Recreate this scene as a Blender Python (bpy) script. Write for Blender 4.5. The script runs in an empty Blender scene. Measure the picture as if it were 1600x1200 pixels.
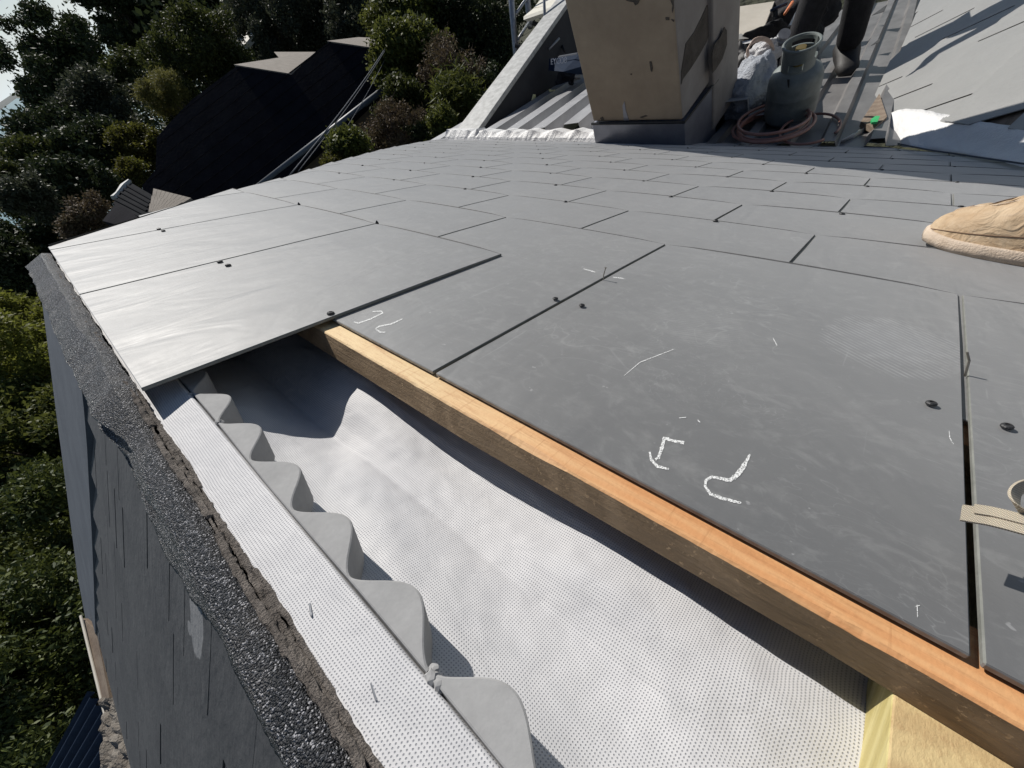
import bpy, bmesh, math, random
import numpy as np
from mathutils import Vector, Matrix, noise
random.seed(7); rng = np.random.default_rng(7)
S = bpy.context.scene
COL = S.collection
# ------------------------------------------------------------------ camera
F = 629.25
R = np.array([[0.75085488, 0.35663501, -0.55590325],
              [0.55489904, -0.79711146, 0.23811841],
              [-0.35819549, -0.48726255, -0.79641145]])      # photo axes (right, down, forward) in the world
CP = np.array([-0.11146785, -0.57474499, 0.60172554])
cam_d = bpy.data.cameras.new('camera'); cam = bpy.data.objects.new('camera', cam_d); COL.objects.link(cam)
cam_d.sensor_width = 36; cam_d.lens = 36*F/1600; cam_d.clip_start = .01; cam_d.clip_end = 60000
m = Matrix.Identity(4)
for i in range(3):
    m[i][0] = R[i, 0]; m[i][1] = -R[i, 1]; m[i][2] = -R[i, 2]; m[i][3] = CP[i]
cam.matrix_world = m
S.camera = cam
S.render.resolution_x = 1024; S.render.resolution_y = 768
# ------------------------------------------------------------------ light
AZ, EL = math.radians(155), math.radians(38)
sdir = Vector((math.cos(EL)*math.cos(AZ), math.cos(EL)*math.sin(AZ), math.sin(EL)))
w = bpy.data.worlds.new('World'); S.world = w; w.use_nodes = True
nt = w.node_tree; sky = nt.nodes.new('ShaderNodeTexSky'); sky.sky_type = 'NISHITA'; sky.sun_disc = False
sky.sun_elevation = EL; sky.sun_rotation = math.atan2(sdir.x, sdir.y); sky.air_density = 1.0; sky.dust_density = .25; sky.ozone_density = 2.5
mx = nt.nodes.new('ShaderNodeMix'); mx.data_type = 'RGBA'; mx.inputs[7].default_value = (15.5, 17.0, 17.6, 1)   # the pale veil every hazy day has along its horizon, the same all round
tc = nt.nodes.new('ShaderNodeTexCoord'); sx = nt.nodes.new('ShaderNodeSeparateXYZ'); nt.links.new(tc.outputs['Generated'], sx.inputs[0])
def wmath(op, a, b):
    o = nt.nodes.new('ShaderNodeMath'); o.operation = op
    for i, v in enumerate((a, b)):
        if isinstance(v, bpy.types.NodeSocket): nt.links.new(v, o.inputs[i])
        else: o.inputs[i].default_value = v
    return o.outputs[0]
ab = wmath('ABSOLUTE', sx.outputs[2], 0); ex_ = wmath('POWER', 2.718, wmath('MULTIPLY', ab, -9.)); nt.links.new(wmath('MULTIPLY', ex_, .96), mx.inputs[0])
nt.links.new(sky.outputs[0], mx.inputs[6]); nt.links.new(mx.outputs[2], nt.nodes['Background'].inputs[0]); nt.nodes['Background'].inputs[1].default_value = .05
sl = bpy.data.lights.new('sun', 'SUN'); so = bpy.data.objects.new('sun', sl); COL.objects.link(so)
sl.energy = 5.0; sl.angle = math.radians(.5); sl.color = (1, .955, .89)
so.rotation_euler = sdir.to_track_quat('Z', 'Y').to_euler(); so.location = (0, 0, 30)
S.view_settings.view_transform = 'Standard'; S.view_settings.look = 'None'
S.view_settings.exposure = 0; S.view_settings.gamma = 1
# ------------------------------------------------------------------ frames
PIT = math.radians(31.015)
XA = np.array([1., 0, 0]); VA = np.array([0, math.cos(PIT), -math.sin(PIT)]); NA = np.array([0, math.sin(PIT), math.cos(PIT)])
def L(x, v, w=0.): return XA*x+VA*v+NA*w                     # main slope: along ridge, down slope, outward
ROOFM = Matrix(((1, 0, 0, 0), (0, VA[1], NA[1], 0), (0, VA[2], NA[2], 0), (0, 0, 0, 1)))
def ray(x, y):
    r = R@np.array([x-800, y-600, F]); return r/np.linalg.norm(r)
def on(x, y, P, n):                                          # where a sight line meets a real plane
    r = ray(x, y); n = np.array(n, float); return CP+r*(((np.array(P)-CP)@n)/(r@n))
def zp(x, y, d): return CP+R@np.array([x-800, y-600, F])/F*d
def roofp(x, y, h=0.):
    q = on(x, y, NA*h, NA); return float(q[0]), float(q@VA)
def unit(a): a = np.array(a, float); return a/np.linalg.norm(a)
# ------------------------------------------------------------------ object helpers
def tag(o, label=None, cat=None, group=None, kind=None):
    for k, v in (('label', label), ('category', cat), ('group', group), ('kind', kind)):
        if v: o[k] = v
    return o
def empty(name, loc, label, cat, group=None, mat=None):
    o = bpy.data.objects.new(name, None); COL.objects.link(o); o.empty_display_size = .1
    if mat is not None: o.matrix_world = mat
    else: o.location = Vector(loc)
    return tag(o, label, cat, group)
def link(name, me, parent=None, world=True):
    o = bpy.data.objects.new(name, me); COL.objects.link(o)
    if parent is not None:
        o.parent = parent
        if world: o.matrix_parent_inverse = wm(parent).inverted()
    return o
def wm(p):
    m = p.matrix_basis.copy()
    if p.parent: m = wm(p.parent)@p.matrix_parent_inverse@m
    return m
def mesh(name, V, Fc, mat, parent=None, smooth=False, world=True):
    me = bpy.data.meshes.new(name); me.from_pydata([tuple(map(float, v)) for v in V], [], [tuple(map(int, f)) for f in Fc])
    me.validate(); me.update()
    if smooth: me.polygons.foreach_set('use_smooth', [True]*len(me.polygons))
    for mm in (mat if isinstance(mat, (list, tuple)) else [mat]): me.materials.append(mm)
    return link(name, me, parent, world)
def frombm(name, bm, mat, parent=None, smooth=False, world=True):
    bmesh.ops.recalc_face_normals(bm, faces=bm.faces)
    me = bpy.data.meshes.new(name); bm.to_mesh(me); bm.free()
    if smooth: me.polygons.foreach_set('use_smooth', [True]*len(me.polygons))
    for mm in (mat if isinstance(mat, (list, tuple)) else [mat]): me.materials.append(mm)
    return link(name, me, parent, world)
def bevel(o, wd, seg=2):
    b = o.modifiers.new('bevel', 'BEVEL'); b.width = wd; b.segments = seg; b.limit_method = 'ANGLE'; return o
def hexa(P):                                                  # 4 lower + 4 upper corners
    return [np.array(p) for p in P], [(0, 3, 2, 1), (4, 5, 6, 7), (0, 1, 5, 4), (1, 2, 6, 5), (2, 3, 7, 6), (3, 0, 4, 7)]
def slab(poly, off):                                          # polygon (world) given thickness along off
    n = len(poly); P = [np.array(p) for p in poly]; off = np.array(off)
    return P+[p+off for p in P], [tuple(range(n))[::-1], tuple(range(n, 2*n))]+[(i, (i+1) % n, n+(i+1) % n, n+i) for i in range(n)]
def tube(pts, r, n=8, closed=False):
    pts = [np.array(p, float) for p in pts]; rs = r if isinstance(r, (list, tuple, np.ndarray)) else [r]*len(pts)
    V, Fc = [], []; up = np.array([.12, .2, .97]); N = len(pts)
    for i, p in enumerate(pts):
        a = pts[(i-1) % N] if (closed or i > 0) else p; b = pts[(i+1) % N] if (closed or i < N-1) else p
        t = unit(b-a); x = np.cross(up, t)
        if np.linalg.norm(x) < .1: x = np.cross([1, 0, 0], t)
        x = unit(x); y = np.cross(t, x)
        for k in range(n):
            q = 2*math.pi*k/n; V.append(p+rs[i]*(math.cos(q)*x+math.sin(q)*y))
    for i in range(N if closed else N-1):
        j = (i+1) % N
        for k in range(n): Fc.append((i*n+k, i*n+(k+1) % n, j*n+(k+1) % n, j*n+k))
    if not closed: Fc += [tuple(range(n))[::-1], tuple(range((N-1)*n, N*n))]
    return V, Fc
def ribbon(pts, ups, wid, th):
    V, Fc = [], []; N = len(pts)
    for i in range(N):
        p = np.array(pts[i]); t = unit(np.array(pts[min(i+1, N-1)])-np.array(pts[max(i-1, 0)])); u = unit(ups[i]); n = np.cross(t, u)
        V += [p-u*wid/2-n*th/2, p+u*wid/2-n*th/2, p+u*wid/2+n*th/2, p-u*wid/2+n*th/2]
    for i in range(N-1):
        for k in range(4): Fc.append((4*i+k, 4*i+(k+1) % 4, 4*i+4+(k+1) % 4, 4*i+4+k))
    Fc += [(3, 2, 1, 0), (4*N-4, 4*N-3, 4*N-2, 4*N-1)]
    return V, Fc
def join(*vf):
    V, Fc = [], []
    for v, f in vf:
        o = len(V); V += list(v); Fc += [tuple(i+o for i in q) for q in f]
    return V, Fc
def lathe(c, prof, n=32, ax=(0, 0, 1)):
    ax = unit(ax); x = unit(np.cross(ax, [.3, 1, .2])); y = np.cross(ax, x); V, Fc = [], []
    for z, r in prof:
        for k in range(n):
            a = 2*math.pi*k/n; V.append(np.array(c)+ax*z+r*(math.cos(a)*x+math.sin(a)*y))
    for i in range(len(prof)-1):
        for k in range(n): Fc.append((i*n+k, i*n+(k+1) % n, (i+1)*n+(k+1) % n, (i+1)*n+k))
    Fc += [tuple(range(n))[::-1], tuple(range((len(prof)-1)*n, len(prof)*n))]
    return V, Fc
# ------------------------------------------------------------------ materials
class NT:
    def __init__(s, name):
        s.m = bpy.data.materials.new(name); s.m.use_nodes = True; s.t = s.m.node_tree; s.b = s.t.nodes['Principled BSDF']
    def n(s, ty, **k):
        o = s.t.nodes.new('ShaderNode'+ty)
        for a, v in k.items():
            if a.startswith('i_'):
                key = a[2:]; key = int(key) if key.isdigit() else key.replace('_', ' ')
                (s.l(v, o.inputs[key]) if isinstance(v, bpy.types.NodeSocket) else setattr(o.inputs[key], 'default_value', v))
            else: setattr(o, a, v)
        return o
    def l(s, a, b): s.t.links.new(a, b)
    def co(s, which='Object'): return s.n('TexCoord').outputs[which]
    def mapv(s, v, scale=(1, 1, 1), loc=(0, 0, 0), rot=(0, 0, 0)):
        return s.n('Mapping', i_Vector=v, i_Scale=scale, i_Location=loc, i_Rotation=rot).outputs[0]
    def noise(s, v, sc, det=4, rough=.55, dist=0.):
        return s.n('TexNoise', i_Vector=v, i_Scale=sc, i_Detail=det, i_Roughness=rough, i_Distortion=dist).outputs[0]
    def ramp(s, f, st):
        r = s.n('ValToRGB', i_Fac=f); e = r.color_ramp.elements
        while len(e) < len(st): e.new(.5)
        for q, (p, c) in zip(e, st): q.position = p; q.color = (c, c, c, 1) if isinstance(c, (int, float)) else (*c, 1)
        return r.outputs[0]
    def math(s, op, a, b=0., c=0.):
        o = s.n('Math', operation=op)
        for i, v in enumerate((a, b, c)):
            if isinstance(v, bpy.types.NodeSocket): s.l(v, o.inputs[i])
            else: o.inputs[i].default_value = v
        return o.outputs[0]
    def mix(s, f, a, b, mode='MIX'):
        o = s.n('Mix', data_type='RGBA', blend_type=mode)
        for i, v in ((0, f), (6, a), (7, b)):
            if isinstance(v, bpy.types.NodeSocket): s.l(v, o.inputs[i])
            elif i == 0: o.inputs[0].default_value = v
            else: o.inputs[i].default_value = (*v, 1)
        return o.outputs[2]
    def bump(s, h, st=.3, d=.01, n=None):
        o = s.n('Bump', i_Height=h, i_Strength=st, i_Distance=d)
        if n is not None: s.l(n, o.inputs['Normal'])
        return o.outputs[0]
    def out(s, col=None, rough=None, norm=None, metal=0., spec=.5):
        for k, v in (('Base Color', col), ('Roughness', rough), ('Normal', norm), ('Metallic', metal), ('Specular IOR Level', spec)):
            if v is None: continue
            if isinstance(v, bpy.types.NodeSocket): s.l(v, s.b.inputs[k])
            else: s.b.inputs[k].default_value = (*v, 1) if k == 'Base Color' else v
        return s.m
def simple(name, c1, c2, sc=8, rough=.6, bump=.2, bd=.004, metal=0., stretch=(1, 1, 1), spec=.5):
    t = NT(name); v = t.mapv(t.co(), stretch); n1 = t.noise(v, sc, 6); n2 = t.noise(v, sc*7, 4)
    c = t.mix(t.ramp(n1, [(.32, 0), (.68, 1)]), c1, c2); c = t.mix(t.math('MULTIPLY', n2, .35), c, tuple(x*.55 for x in c1))
    return t.out(c, rough, t.bump(n2, bump, bd), metal, spec)
def m_slate(name, c0=(.066, .067, .067), c1=(.092, .093, .092), rough=.52, spec=1., foot=False, sheen=.66):
    t = NT(name); p = t.co(); rnd = t.n('ObjectInfo').outputs['Random']
    off = t.n('CombineXYZ', i_X=t.math('MULTIPLY', rnd, 31.), i_Y=t.math('MULTIPLY', rnd, 17.), i_Z=0.).outputs[0]
    q = t.n('VectorMath', operation='ADD', i_0=p, i_1=off).outputs[0]
    big = t.noise(q, 2.6, 5, .6, .6); mid = t.noise(t.mapv(q, (1, 2.2, 1), rot=(0, 0, .5)), 9, 6, .65, 1.2); fine = t.noise(q, 420, 3, .7); spot = t.noise(q, 60, 5, .7)
    c = t.mix(t.ramp(big, [(.3, 0), (.7, 1)]), c0, c1)
    c = t.mix(t.ramp(t.math('MULTIPLY', mid, spot), [(.27, 0), (.44, .42)]), c, (.20, .202, .197))           # dusty smears
    sc = t.noise(t.mapv(q, (3, 26, 1), rot=(0, 0, .7)), 5, 5, .7, 1.8)
    c = t.mix(t.math('MULTIPLY', t.ramp(sc, [(.66, 0), (.72, 1)]), .30), c, (.42, .43, .43))               # scuffs
    cl = t.noise(t.mapv(q, (1, 1.6, 1), rot=(0, 0, -.4)), 16, 7, .72, 2.5)
    c = t.mix(t.ramp(cl, [(.53, 0), (.67, .44)]), c, (.19, .193, .188)); c = t.mix(t.ramp(cl, [(.30, .3), (.42, 0)]), c, (.055, .057, .058))
    for k_, (s1, s2, ds, am) in enumerate(((7., 2.3, 2.6, .30), (15., 3.1, 3.5, .26), (26., 5., 2., .20))):       # thin curved rub marks
        nn = t.noise(t.mapv(q, (1, 1.3, 1), loc=(3.1*k_, 1.7*k_, 0)), s1, 2, .5, ds); ln = t.ramp(t.math('ABSOLUTE', t.math('SUBTRACT', nn, .5)), [(.0, 1), (.012, 0)])
        gt = t.ramp(t.noise(q, s2, 3, .6), [(.52, 0), (.62, 1)]); c = t.mix(t.math('MULTIPLY', t.math('MULTIPLY', ln, gt), am), c, (.34, .345, .34))
    sc2 = t.noise(t.mapv(q, (60, 2.2, 1), rot=(0, 0, -.5)), 2.5, 3, .6, .5)
    c = t.mix(t.math('MULTIPLY', t.ramp(sc2, [(.70, 0), (.74, 1)]), .22), c, (.35, .36, .36))              # thin scratches
    c = t.mix(t.ramp(t.noise(q, 130, 2, .5), [(.74, 0), (.78, .35)]), c, (.5, .5, .5))
    c = t.mix(t.math('MULTIPLY', fine, .3), c, (.10, .10, .102))
    if foot:                                                     # a boot sole's dusty ribbed print and two curved rub marks
        for (cx, cy, rx, ry, rot, fr) in ((-.062, -.225, .062, .075, .25, 800.), (-.245, -.30, .05, .07, -.7, 900.)):
            pp = t.mapv(t.n('VectorMath', operation='SUBTRACT', i_0=p, i_1=(cx, cy, 0)).outputs[0], (1, 1, 1), rot=(0, 0, rot))
            sx = t.n('SeparateXYZ', i_0=pp)
            d = t.math('ADD', t.math('POWER', t.math('ABSOLUTE', t.math('DIVIDE', sx.outputs[0], rx)), 2.4), t.math('POWER', t.math('ABSOLUTE', t.math('DIVIDE', sx.outputs[1], ry)), 2.4))
            mk = t.ramp(t.math('ADD', d, t.math('MULTIPLY', t.math('SUBTRACT', mid, .5), 1.6)), [(.72, 1), (1.0, 0)])
            st = t.ramp(t.math('SINE', t.math('MULTIPLY', t.math('ADD', sx.outputs[1], t.math('MULTIPLY', sx.outputs[0], .35)), fr*1.3)), [(.35, 0), (.6, 1)])
            if cx > -.1: c = t.mix(t.math('MULTIPLY', t.ramp(d, [(.12, .6), (.5, 0)]), 1.), c, (.115, .118, .122))
            c = t.mix(t.math('MULTIPLY', t.math('MULTIPLY', t.math('MULTIPLY', mk, st), t.ramp(spot, [(.35, .2), (.6, 1)])), .52 if cx > -.1 else .14), c, (.33, .335, .34))
    h = t.math('ADD', t.math('MULTIPLY', fine, .5), t.math('MULTIPLY', mid, .8))
    rr = t.math('ADD', rough-.10, t.math('MULTIPLY', mid, .22))
    t.b.inputs['Sheen Weight'].default_value = sheen; t.b.inputs['Sheen Roughness'].default_value = .55
    wv = t.noise(t.mapv(q, (2.4, 1., 1)), 5, 3, .5, .6)
    return t.out(c, rr, t.bump(wv, .30, .012, t.bump(h, .10, .0012)), 0, spec)
def m_wood(name, c1, c2, c3, axis=0, scale=1., rough=.7, bump=.5, knots=True, fuzz=0., fade=None, gw=.75):
    t = NT(name); p = t.co(); st = [14, 14, 14]; st[axis] = 1.0
    d = t.noise(p, 3*scale, 3, .5); q = t.mapv(p, tuple(st))
    v2 = t.n('VectorMath', operation='ADD', i_0=q, i_1=t.n('CombineXYZ', i_X=t.math('MULTIPLY', d, 2.), i_Y=t.math('MULTIPLY', d, 2.), i_Z=0.).outputs[0]).outputs[0]
    g = t.n('TexWave', i_Vector=v2, i_Scale=1.7*scale, i_Distortion=5, i_Detail=3, i_Detail_Scale=1.3); g.wave_type = 'RINGS'
    fi = t.noise(q, 22*scale, 5, .75)
    c = t.mix(t.ramp(g.outputs[1], [(.2, 0), (.9, gw)]), c1, c2)
    if fade:
        sx = t.n('SeparateXYZ', i_0=p).outputs[0]; ff = t.math('ADD', t.math('MULTIPLY', t.math('ADD', sx, .42), 3.2), t.math('MULTIPLY', t.noise(p, 9, 3), .5)); c = t.mix(t.ramp(ff, [(.25, .85), (1, 0)]), c, fade)
        ch = t.noise(t.mapv(p, (70, 3, 3)), 3, 4, .7, .6); c = t.mix(t.ramp(ch, [(.60, 0), (.68, .35)]), c, c3)
    c = t.mix(t.ramp(fi, [(.5, 0), (.72, .6)]), c, c3)
    c = t.mix(t.ramp(t.noise(p, 6*scale, 4, .6), [(.4, 0), (.75, .5)]), c, tuple(x*.7 for x in c1))
    if fuzz:
        fz = t.ramp(t.noise(t.mapv(p, (1, 1, 1), rot=(.4, .6, .5)), 260, 3, .7), [(.60, 0), (.68, 1)])
        mk = t.ramp(t.noise(p, 22, 3), [(.45, 0), (.6, 1)])
        c = t.mix(t.math('MULTIPLY', t.math('MULTIPLY', fz, mk), fuzz), c, (.62, .43, .25))
    h = t.math('ADD', t.math('MULTIPLY', fi, .7), t.math('MULTIPLY', t.noise(p, 300, 3), .4))
    return t.out(c, rough, t.bump(h, bump, .0025))
def m_membrane(name):
    t = NT(name); p = t.co(); s = t.n('SeparateXYZ', i_0=p)
    u = t.math('ADD', s.outputs[0], t.math('MULTIPLY', t.noise(p, 14, 2), .010)); v = t.math('ADD', s.outputs[1], t.math('MULTIPLY', t.noise(p, 11, 2), .008))
    k = 2*math.pi/.0029
    a = t.math('SINE', t.math('MULTIPLY', t.math('ADD', u, v), k*.72)); b = t.math('SINE', t.math('MULTIPLY', t.math('SUBTRACT', u, v), k*.72))
    dots = t.ramp(t.math('MULTIPLY', a, b), [(.42, 0), (.75, 1)])
    big = t.noise(p, 9, 5, .65); c = t.mix(t.ramp(big, [(.35, 0), (.7, 1)]), (.64, .635, .635), (.55, .55, .56))
    fuz = t.noise(p, 900, 3, .7); c = t.mix(t.math('MULTIPLY', fuz, .18), c, (.5, .5, .54))
    c = t.mix(t.math('MULTIPLY', dots, .78), c, (.22, .23, .26))
    c = t.mix(t.ramp(t.noise(p, 55, 4, .7), [(.72, 0), (.8, .35)]), c, (.36, .33, .31))
    h = t.math('ADD', t.math('MULTIPLY', t.math('SUBTRACT', 1., dots), 1.), t.math('MULTIPLY', fuz, .25))
    return t.out(c, .62, t.bump(t.noise(t.mapv(p, (1, 2, 1), rot=(0, 0, .5)), 30, 3, .5, .6), .28, .004, t.bump(h, .7, .0006)), 0, .3)
def m_granule(name):
    t = NT(name); p = t.co(); v = t.n('TexVoronoi', i_Vector=p, i_Scale=950.); v2 = t.n('TexVoronoi', i_Vector=p, i_Scale=560.)
    g = t.n('SeparateColor', i_0=v.outputs['Color']); 
    c = t.mix(t.ramp(g.outputs[0], [(.35, 0), (1, 1)]), (.010, .011, .013), (.062, .064, .072))
    c = t.mix(t.ramp(g.outputs[1], [(.86, 0), (.90, 1)]), c, (.36, .36, .38))  # scattered pale grains carry the felt's glints in their colour
    c = t.mix(t.ramp(t.noise(p, 18, 4, .6), [(.5, 0), (.75, .35)]), c, (.18, .165, .15))
    h = t.math('SUBTRACT', 1., v.outputs['Distance']); h2 = t.math('ADD', h, t.math('SUBTRACT', 1., v2.outputs['Distance']))
    return t.out(c, t.math('ADD', .25, t.math('MULTIPLY', g.outputs[2], .5)), t.bump(h2, 1., .0022), 0, .6)
def m_leaf(name, c1, c2, c3, rough=.45, trans=.25, spec=.25):
    rough = max(rough, .6) if rough > .3 else rough
    t = NT(name); r = t.n('NewGeometry').outputs['Random Per Island']; p = t.co('Object'); n = t.noise(p, 1.3, 3)
    c = t.mix(t.ramp(r, [(0, 0), (1, 1)]), c1, c2); c = t.mix(t.ramp(t.math('MULTIPLY', n, t.math('ADD', .5, r)), [(.45, 0), (.8, .8)]), c, c3)
    t.out(c, rough, None, 0, spec)
    tr = t.n('BsdfTranslucent', i_Color=t.mix(.5, c, tuple(x*1.5 for x in c3))); ms = t.n('MixShader', i_0=trans)
    t.l(t.b.outputs[0], ms.inputs[1]); t.l(tr.outputs[0], ms.inputs[2]); t.l(ms.outputs[0], t.t.nodes['Material Output'].inputs[0])
    return t.m
M = {}
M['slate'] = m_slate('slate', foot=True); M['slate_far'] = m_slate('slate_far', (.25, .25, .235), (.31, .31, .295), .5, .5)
M['slate_butt'] = simple('slate_butt', (.075, .076, .077), (.11, .11, .11), 60, .8)
M['slate_edge'] = simple('slate_edge', (.17, .175, .16), (.24, .245, .225), 60, .8)  # pale, the sunlit look of the side faces put into their colour
M['old_slate'] = simple('old_slate', (.045, .046, .05), (.075, .077, .082), 14, .75, .5, .003, stretch=(1, .3, 1))
def m_old():
    t = NT('old_slate'); p = t.co(); v = t.mapv(p, (1, .3, 1)); n1 = t.noise(v, 14, 6); n2 = t.noise(v, 98, 4); n3 = t.noise(t.mapv(p, (6, 1, 1)), 9, 5, .65)
    c = t.mix(t.ramp(n1, [(.32, 0), (.68, 1)]), (.060, .061, .066), (.095, .096, .10)); c = t.mix(t.math('MULTIPLY', n2, .35), c, (.03, .03, .033)); c = t.mix(t.ramp(n3, [(.6, 0), (.75, .35)]), c, (.15, .15, .15))
    BPa = math.radians(39); b0 = L(0, -.822, -.045)
    d = t.n('VectorMath', operation='SUBTRACT', i_0=p, i_1=tuple(b0)).outputs[0]; dv = t.n('VectorMath', operation='DOT_PRODUCT', i_0=d, i_1=(0, -math.cos(BPa), -math.sin(BPa))).outputs['Value']; dx = t.n('SeparateXYZ', i_0=p).outputs[0]
    for (cx, cv, rx, rv, sk) in ((-.437, .098, .019, .042, .05), (-.512, .062, .016, .010, 0), (-.455, .125, .006, .008, 0)):
        u_ = t.math('ADD', t.math('SUBTRACT', dx, cx), t.math('MULTIPLY', t.math('SUBTRACT', dv, cv), -sk)); e_ = t.math('ADD', t.math('POWER', t.math('ABSOLUTE', t.math('DIVIDE', u_, rx)), 2.), t.math('POWER', t.math('ABSOLUTE', t.math('DIVIDE', t.math('SUBTRACT', dv, cv), rv)), 2.))
        e_ = t.math('ADD', e_, t.math('MULTIPLY', t.math('SUBTRACT', n2, .5), .8)); c = t.mix(t.ramp(e_, [(.85, .8), (1., 0)]), c, (.26, .26, .265))
    return t.out(c, .75, t.bump(n2, .5, .003))
M['old_slate'] = m_old()
M['membrane'] = m_membrane('membrane'); M['granule'] = m_granule('granule')
M['batten'] = m_wood('batten', (.66, .325, .135), (.76, .46, .22), (.36, .15, .055), 0, 1., .65, .35, fade=(.76, .60, .34), gw=.5)
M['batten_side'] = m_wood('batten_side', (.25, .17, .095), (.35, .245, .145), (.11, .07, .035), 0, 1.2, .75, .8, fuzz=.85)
M['counter'] = m_wood('counter', (.55, .40, .20), (.70, .55, .28), (.36, .20, .09), 1, 1., .65, .4)
M['counter_side'] = m_wood('counter_side', (.50, .42, .17), (.66, .58, .28), (.33, .26, .10), 1, 1., .65, .4)
M['foam'] = simple('foam', (.33, .33, .33), (.39, .39, .39), 30, .9, .5, .0006, spec=.2)
M['mortar'] = simple('mortar', (.13, .112, .098), (.30, .265, .235), 110, .95, 1., .006)
M['black'] = simple('black', (.010, .010, .011), (.02, .02, .022), 30, .5)
M['screw'] = simple('screw_paint', (.03, .03, .032), (.06, .06, .062), 300, .45, .3, .001, .3)
M['nail'] = simple('nail', (.30, .27, .22), (.42, .40, .36), 200, .35, .2, .001, .8)
M['chalk'] = simple('chalk', (.72, .74, .74), (.85, .86, .86), 600, .95, .4, .0005)
t = NT('chalk'); p = t.co(); t.out((.80, .81, .80), .95, None, 0, .1); tr = t.n('BsdfTransparent'); ms = t.n('MixShader', i_0=t.ramp(t.noise(p, 900, 3, .75), [(.42, 0), (.50, 1)]))
t.l(t.b.outputs[0], ms.inputs[2]); t.l(tr.outputs[0], ms.inputs[1]); t.l(ms.outputs[0], t.t.nodes['Material Output'].inputs[0]); M['chalk'] = t.m
M['render'] = simple('chimney_render', (.37, .285, .20), (.47, .37, .26), 3.2, .85, .6, .006)
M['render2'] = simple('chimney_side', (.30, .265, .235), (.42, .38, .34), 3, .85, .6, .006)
M['bare'] = simple('bare_render', (.09, .075, .06), (.16, .135, .11), 12, .95, 1., .01)
M['zinc'] = simple('zinc', (.28, .29, .34), (.38, .39, .44), 9, .42, .3, .003, .6)
M['flash'] = simple('white_flashing', (.74, .74, .74), (.82, .82, .81), 12, .5, .5, .01)
M['flash2'] = simple('shaded_blue_flashing', (.075, .088, .112), (.115, .13, .155), 8, .8, .3, .004)  # dark blue grey holds the verge's shaded tone in its colour
M['metal'] = simple('metal_sheet', (.17, .165, .165), (.30, .29, .285), 5, .45, .3, .004, .35, (1, .4, 1))
M['metal2'] = simple('corrugated_sheet', (.36, .36, .37), (.50, .50, .51), 5, .45, .3, .004, .35, (1, .4, 1))
M['parapet'] = simple('parapet_cap', (.30, .305, .30), (.52, .53, .52), 16, .6, .4, .004)
M['pwall'] = simple('parapet_wall', (.022, .023, .028), (.035, .036, .042), 5, .85)
M['steel'] = simple('galvanised_steel', (.30, .31, .33), (.45, .46, .48), 20, .4, .2, .002, .7)
M['plank'] = m_wood('plank', (.62, .60, .52), (.72, .70, .62), (.45, .42, .36), 0, .4, .7, .2)
M['board'] = simple('beige_board', (.60, .55, .46), (.66, .61, .52), 7, .7, .2, .002)
M['gas'] = simple('gas_cylinder', (.15, .175, .17), (.24, .27, .26), 14, .45, .3, .002)
M['sack'] = simple('sack', (.34, .37, .42), (.50, .53, .58), 14, .55, .9, .02)
M['hose'] = simple('hose', (.36, .17, .13), (.44, .24, .19), 30, .5)
M['rope'] = simple('cable', (.45, .33, .27), (.60, .48, .40), 60, .6)
M['cloth'] = simple('black_cloth', (.010, .010, .012), (.022, .022, .026), 20, .9, .6, .01)
M['boot'] = simple('boot', (.020, .019, .020), (.04, .038, .036), 30, .6)
M['skin'] = simple('skin', (.42, .25, .18), (.48, .30, .22), 20, .55)
M['cable_grey'] = simple('service_wire', (.16, .17, .19), (.22, .23, .25), 20, .9, spec=.2)
M['yellow'] = simple('yellow_plastic', (.55, .50, .05), (.70, .66, .10), 30, .4)
M['paleyellow'] = simple('pale_yellow', (.70, .72, .40), (.80, .82, .50), 30, .5)
M['green'] = simple('green_plastic', (.03, .42, .13), (.06, .55, .18), 30, .4)
M['navy'] = simple('navy_case', (.012, .024, .05), (.02, .036, .07), 14, .85, spec=.15)
M['greytext'] = simple('pale_print', (.35, .38, .45), (.45, .48, .55), 14, .5)
M['orange'] = simple('orange', (.70, .18, .05), (.8, .25, .08), 14, .5)
M['oldwood'] = m_wood('weathered_wood', (.20, .15, .11), (.28, .22, .165), (.09, .06, .05), 1, .5, .85, .6)
M['webbing'] = None
t = NT('webbing'); p = t.co(); wv = t.n('TexWave', i_Vector=t.mapv(p, (1, 1, 1), rot=(0, 0, .6)), i_Scale=420., i_Distortion=1.5); wv2 = t.n('TexWave', i_Vector=t.mapv(p, (1, 1, 1), rot=(0, 0, -.6)), i_Scale=360., i_Distortion=1.5)
h = t.math('MULTIPLY', wv.outputs[1], wv2.outputs[1]); M['webbing'] = t.out(t.mix(t.ramp(h, [(.1, 0), (.5, 1)]), (.40, .34, .25), (.80, .73, .60)), .85, t.bump(h, .8, .0008))
t = NT('shoe_leather'); p = t.co(); n1 = t.noise(p, 26, 6, .65, .6); n2 = t.noise(p, 90, 5, .65)
c = t.mix(t.ramp(n1, [(.3, 0), (.7, 1)]), (.41, .285, .17), (.55, .425, .285)); c = t.mix(t.ramp(n2, [(.55, 0), (.75, .45)]), c, (.62, .52, .39)); c = t.mix(t.ramp(t.noise(p, 45, 5, .7), [(.62, 0), (.75, .6)]), c, (.24, .15, .09))
M['leather'] = t.out(c, .72, t.bump(t.math('ADD', t.noise(p, 34, 4, .5, 1.5), t.math('MULTIPLY', n2, .25)), .75, .006), 0, .35)
M['sole'] = simple('shoe_sole', (.56, .44, .33), (.68, .57, .46), 50, .75, .6, .003)
M['seam'] = simple('shoe_seam', (.14, .085, .05), (.22, .14, .09), 50, .9)
M['bark'] = simple('bark', (.075, .055, .042), (.13, .10, .08), 6, .95, 1., .03, stretch=(1, 1, .3))
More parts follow.
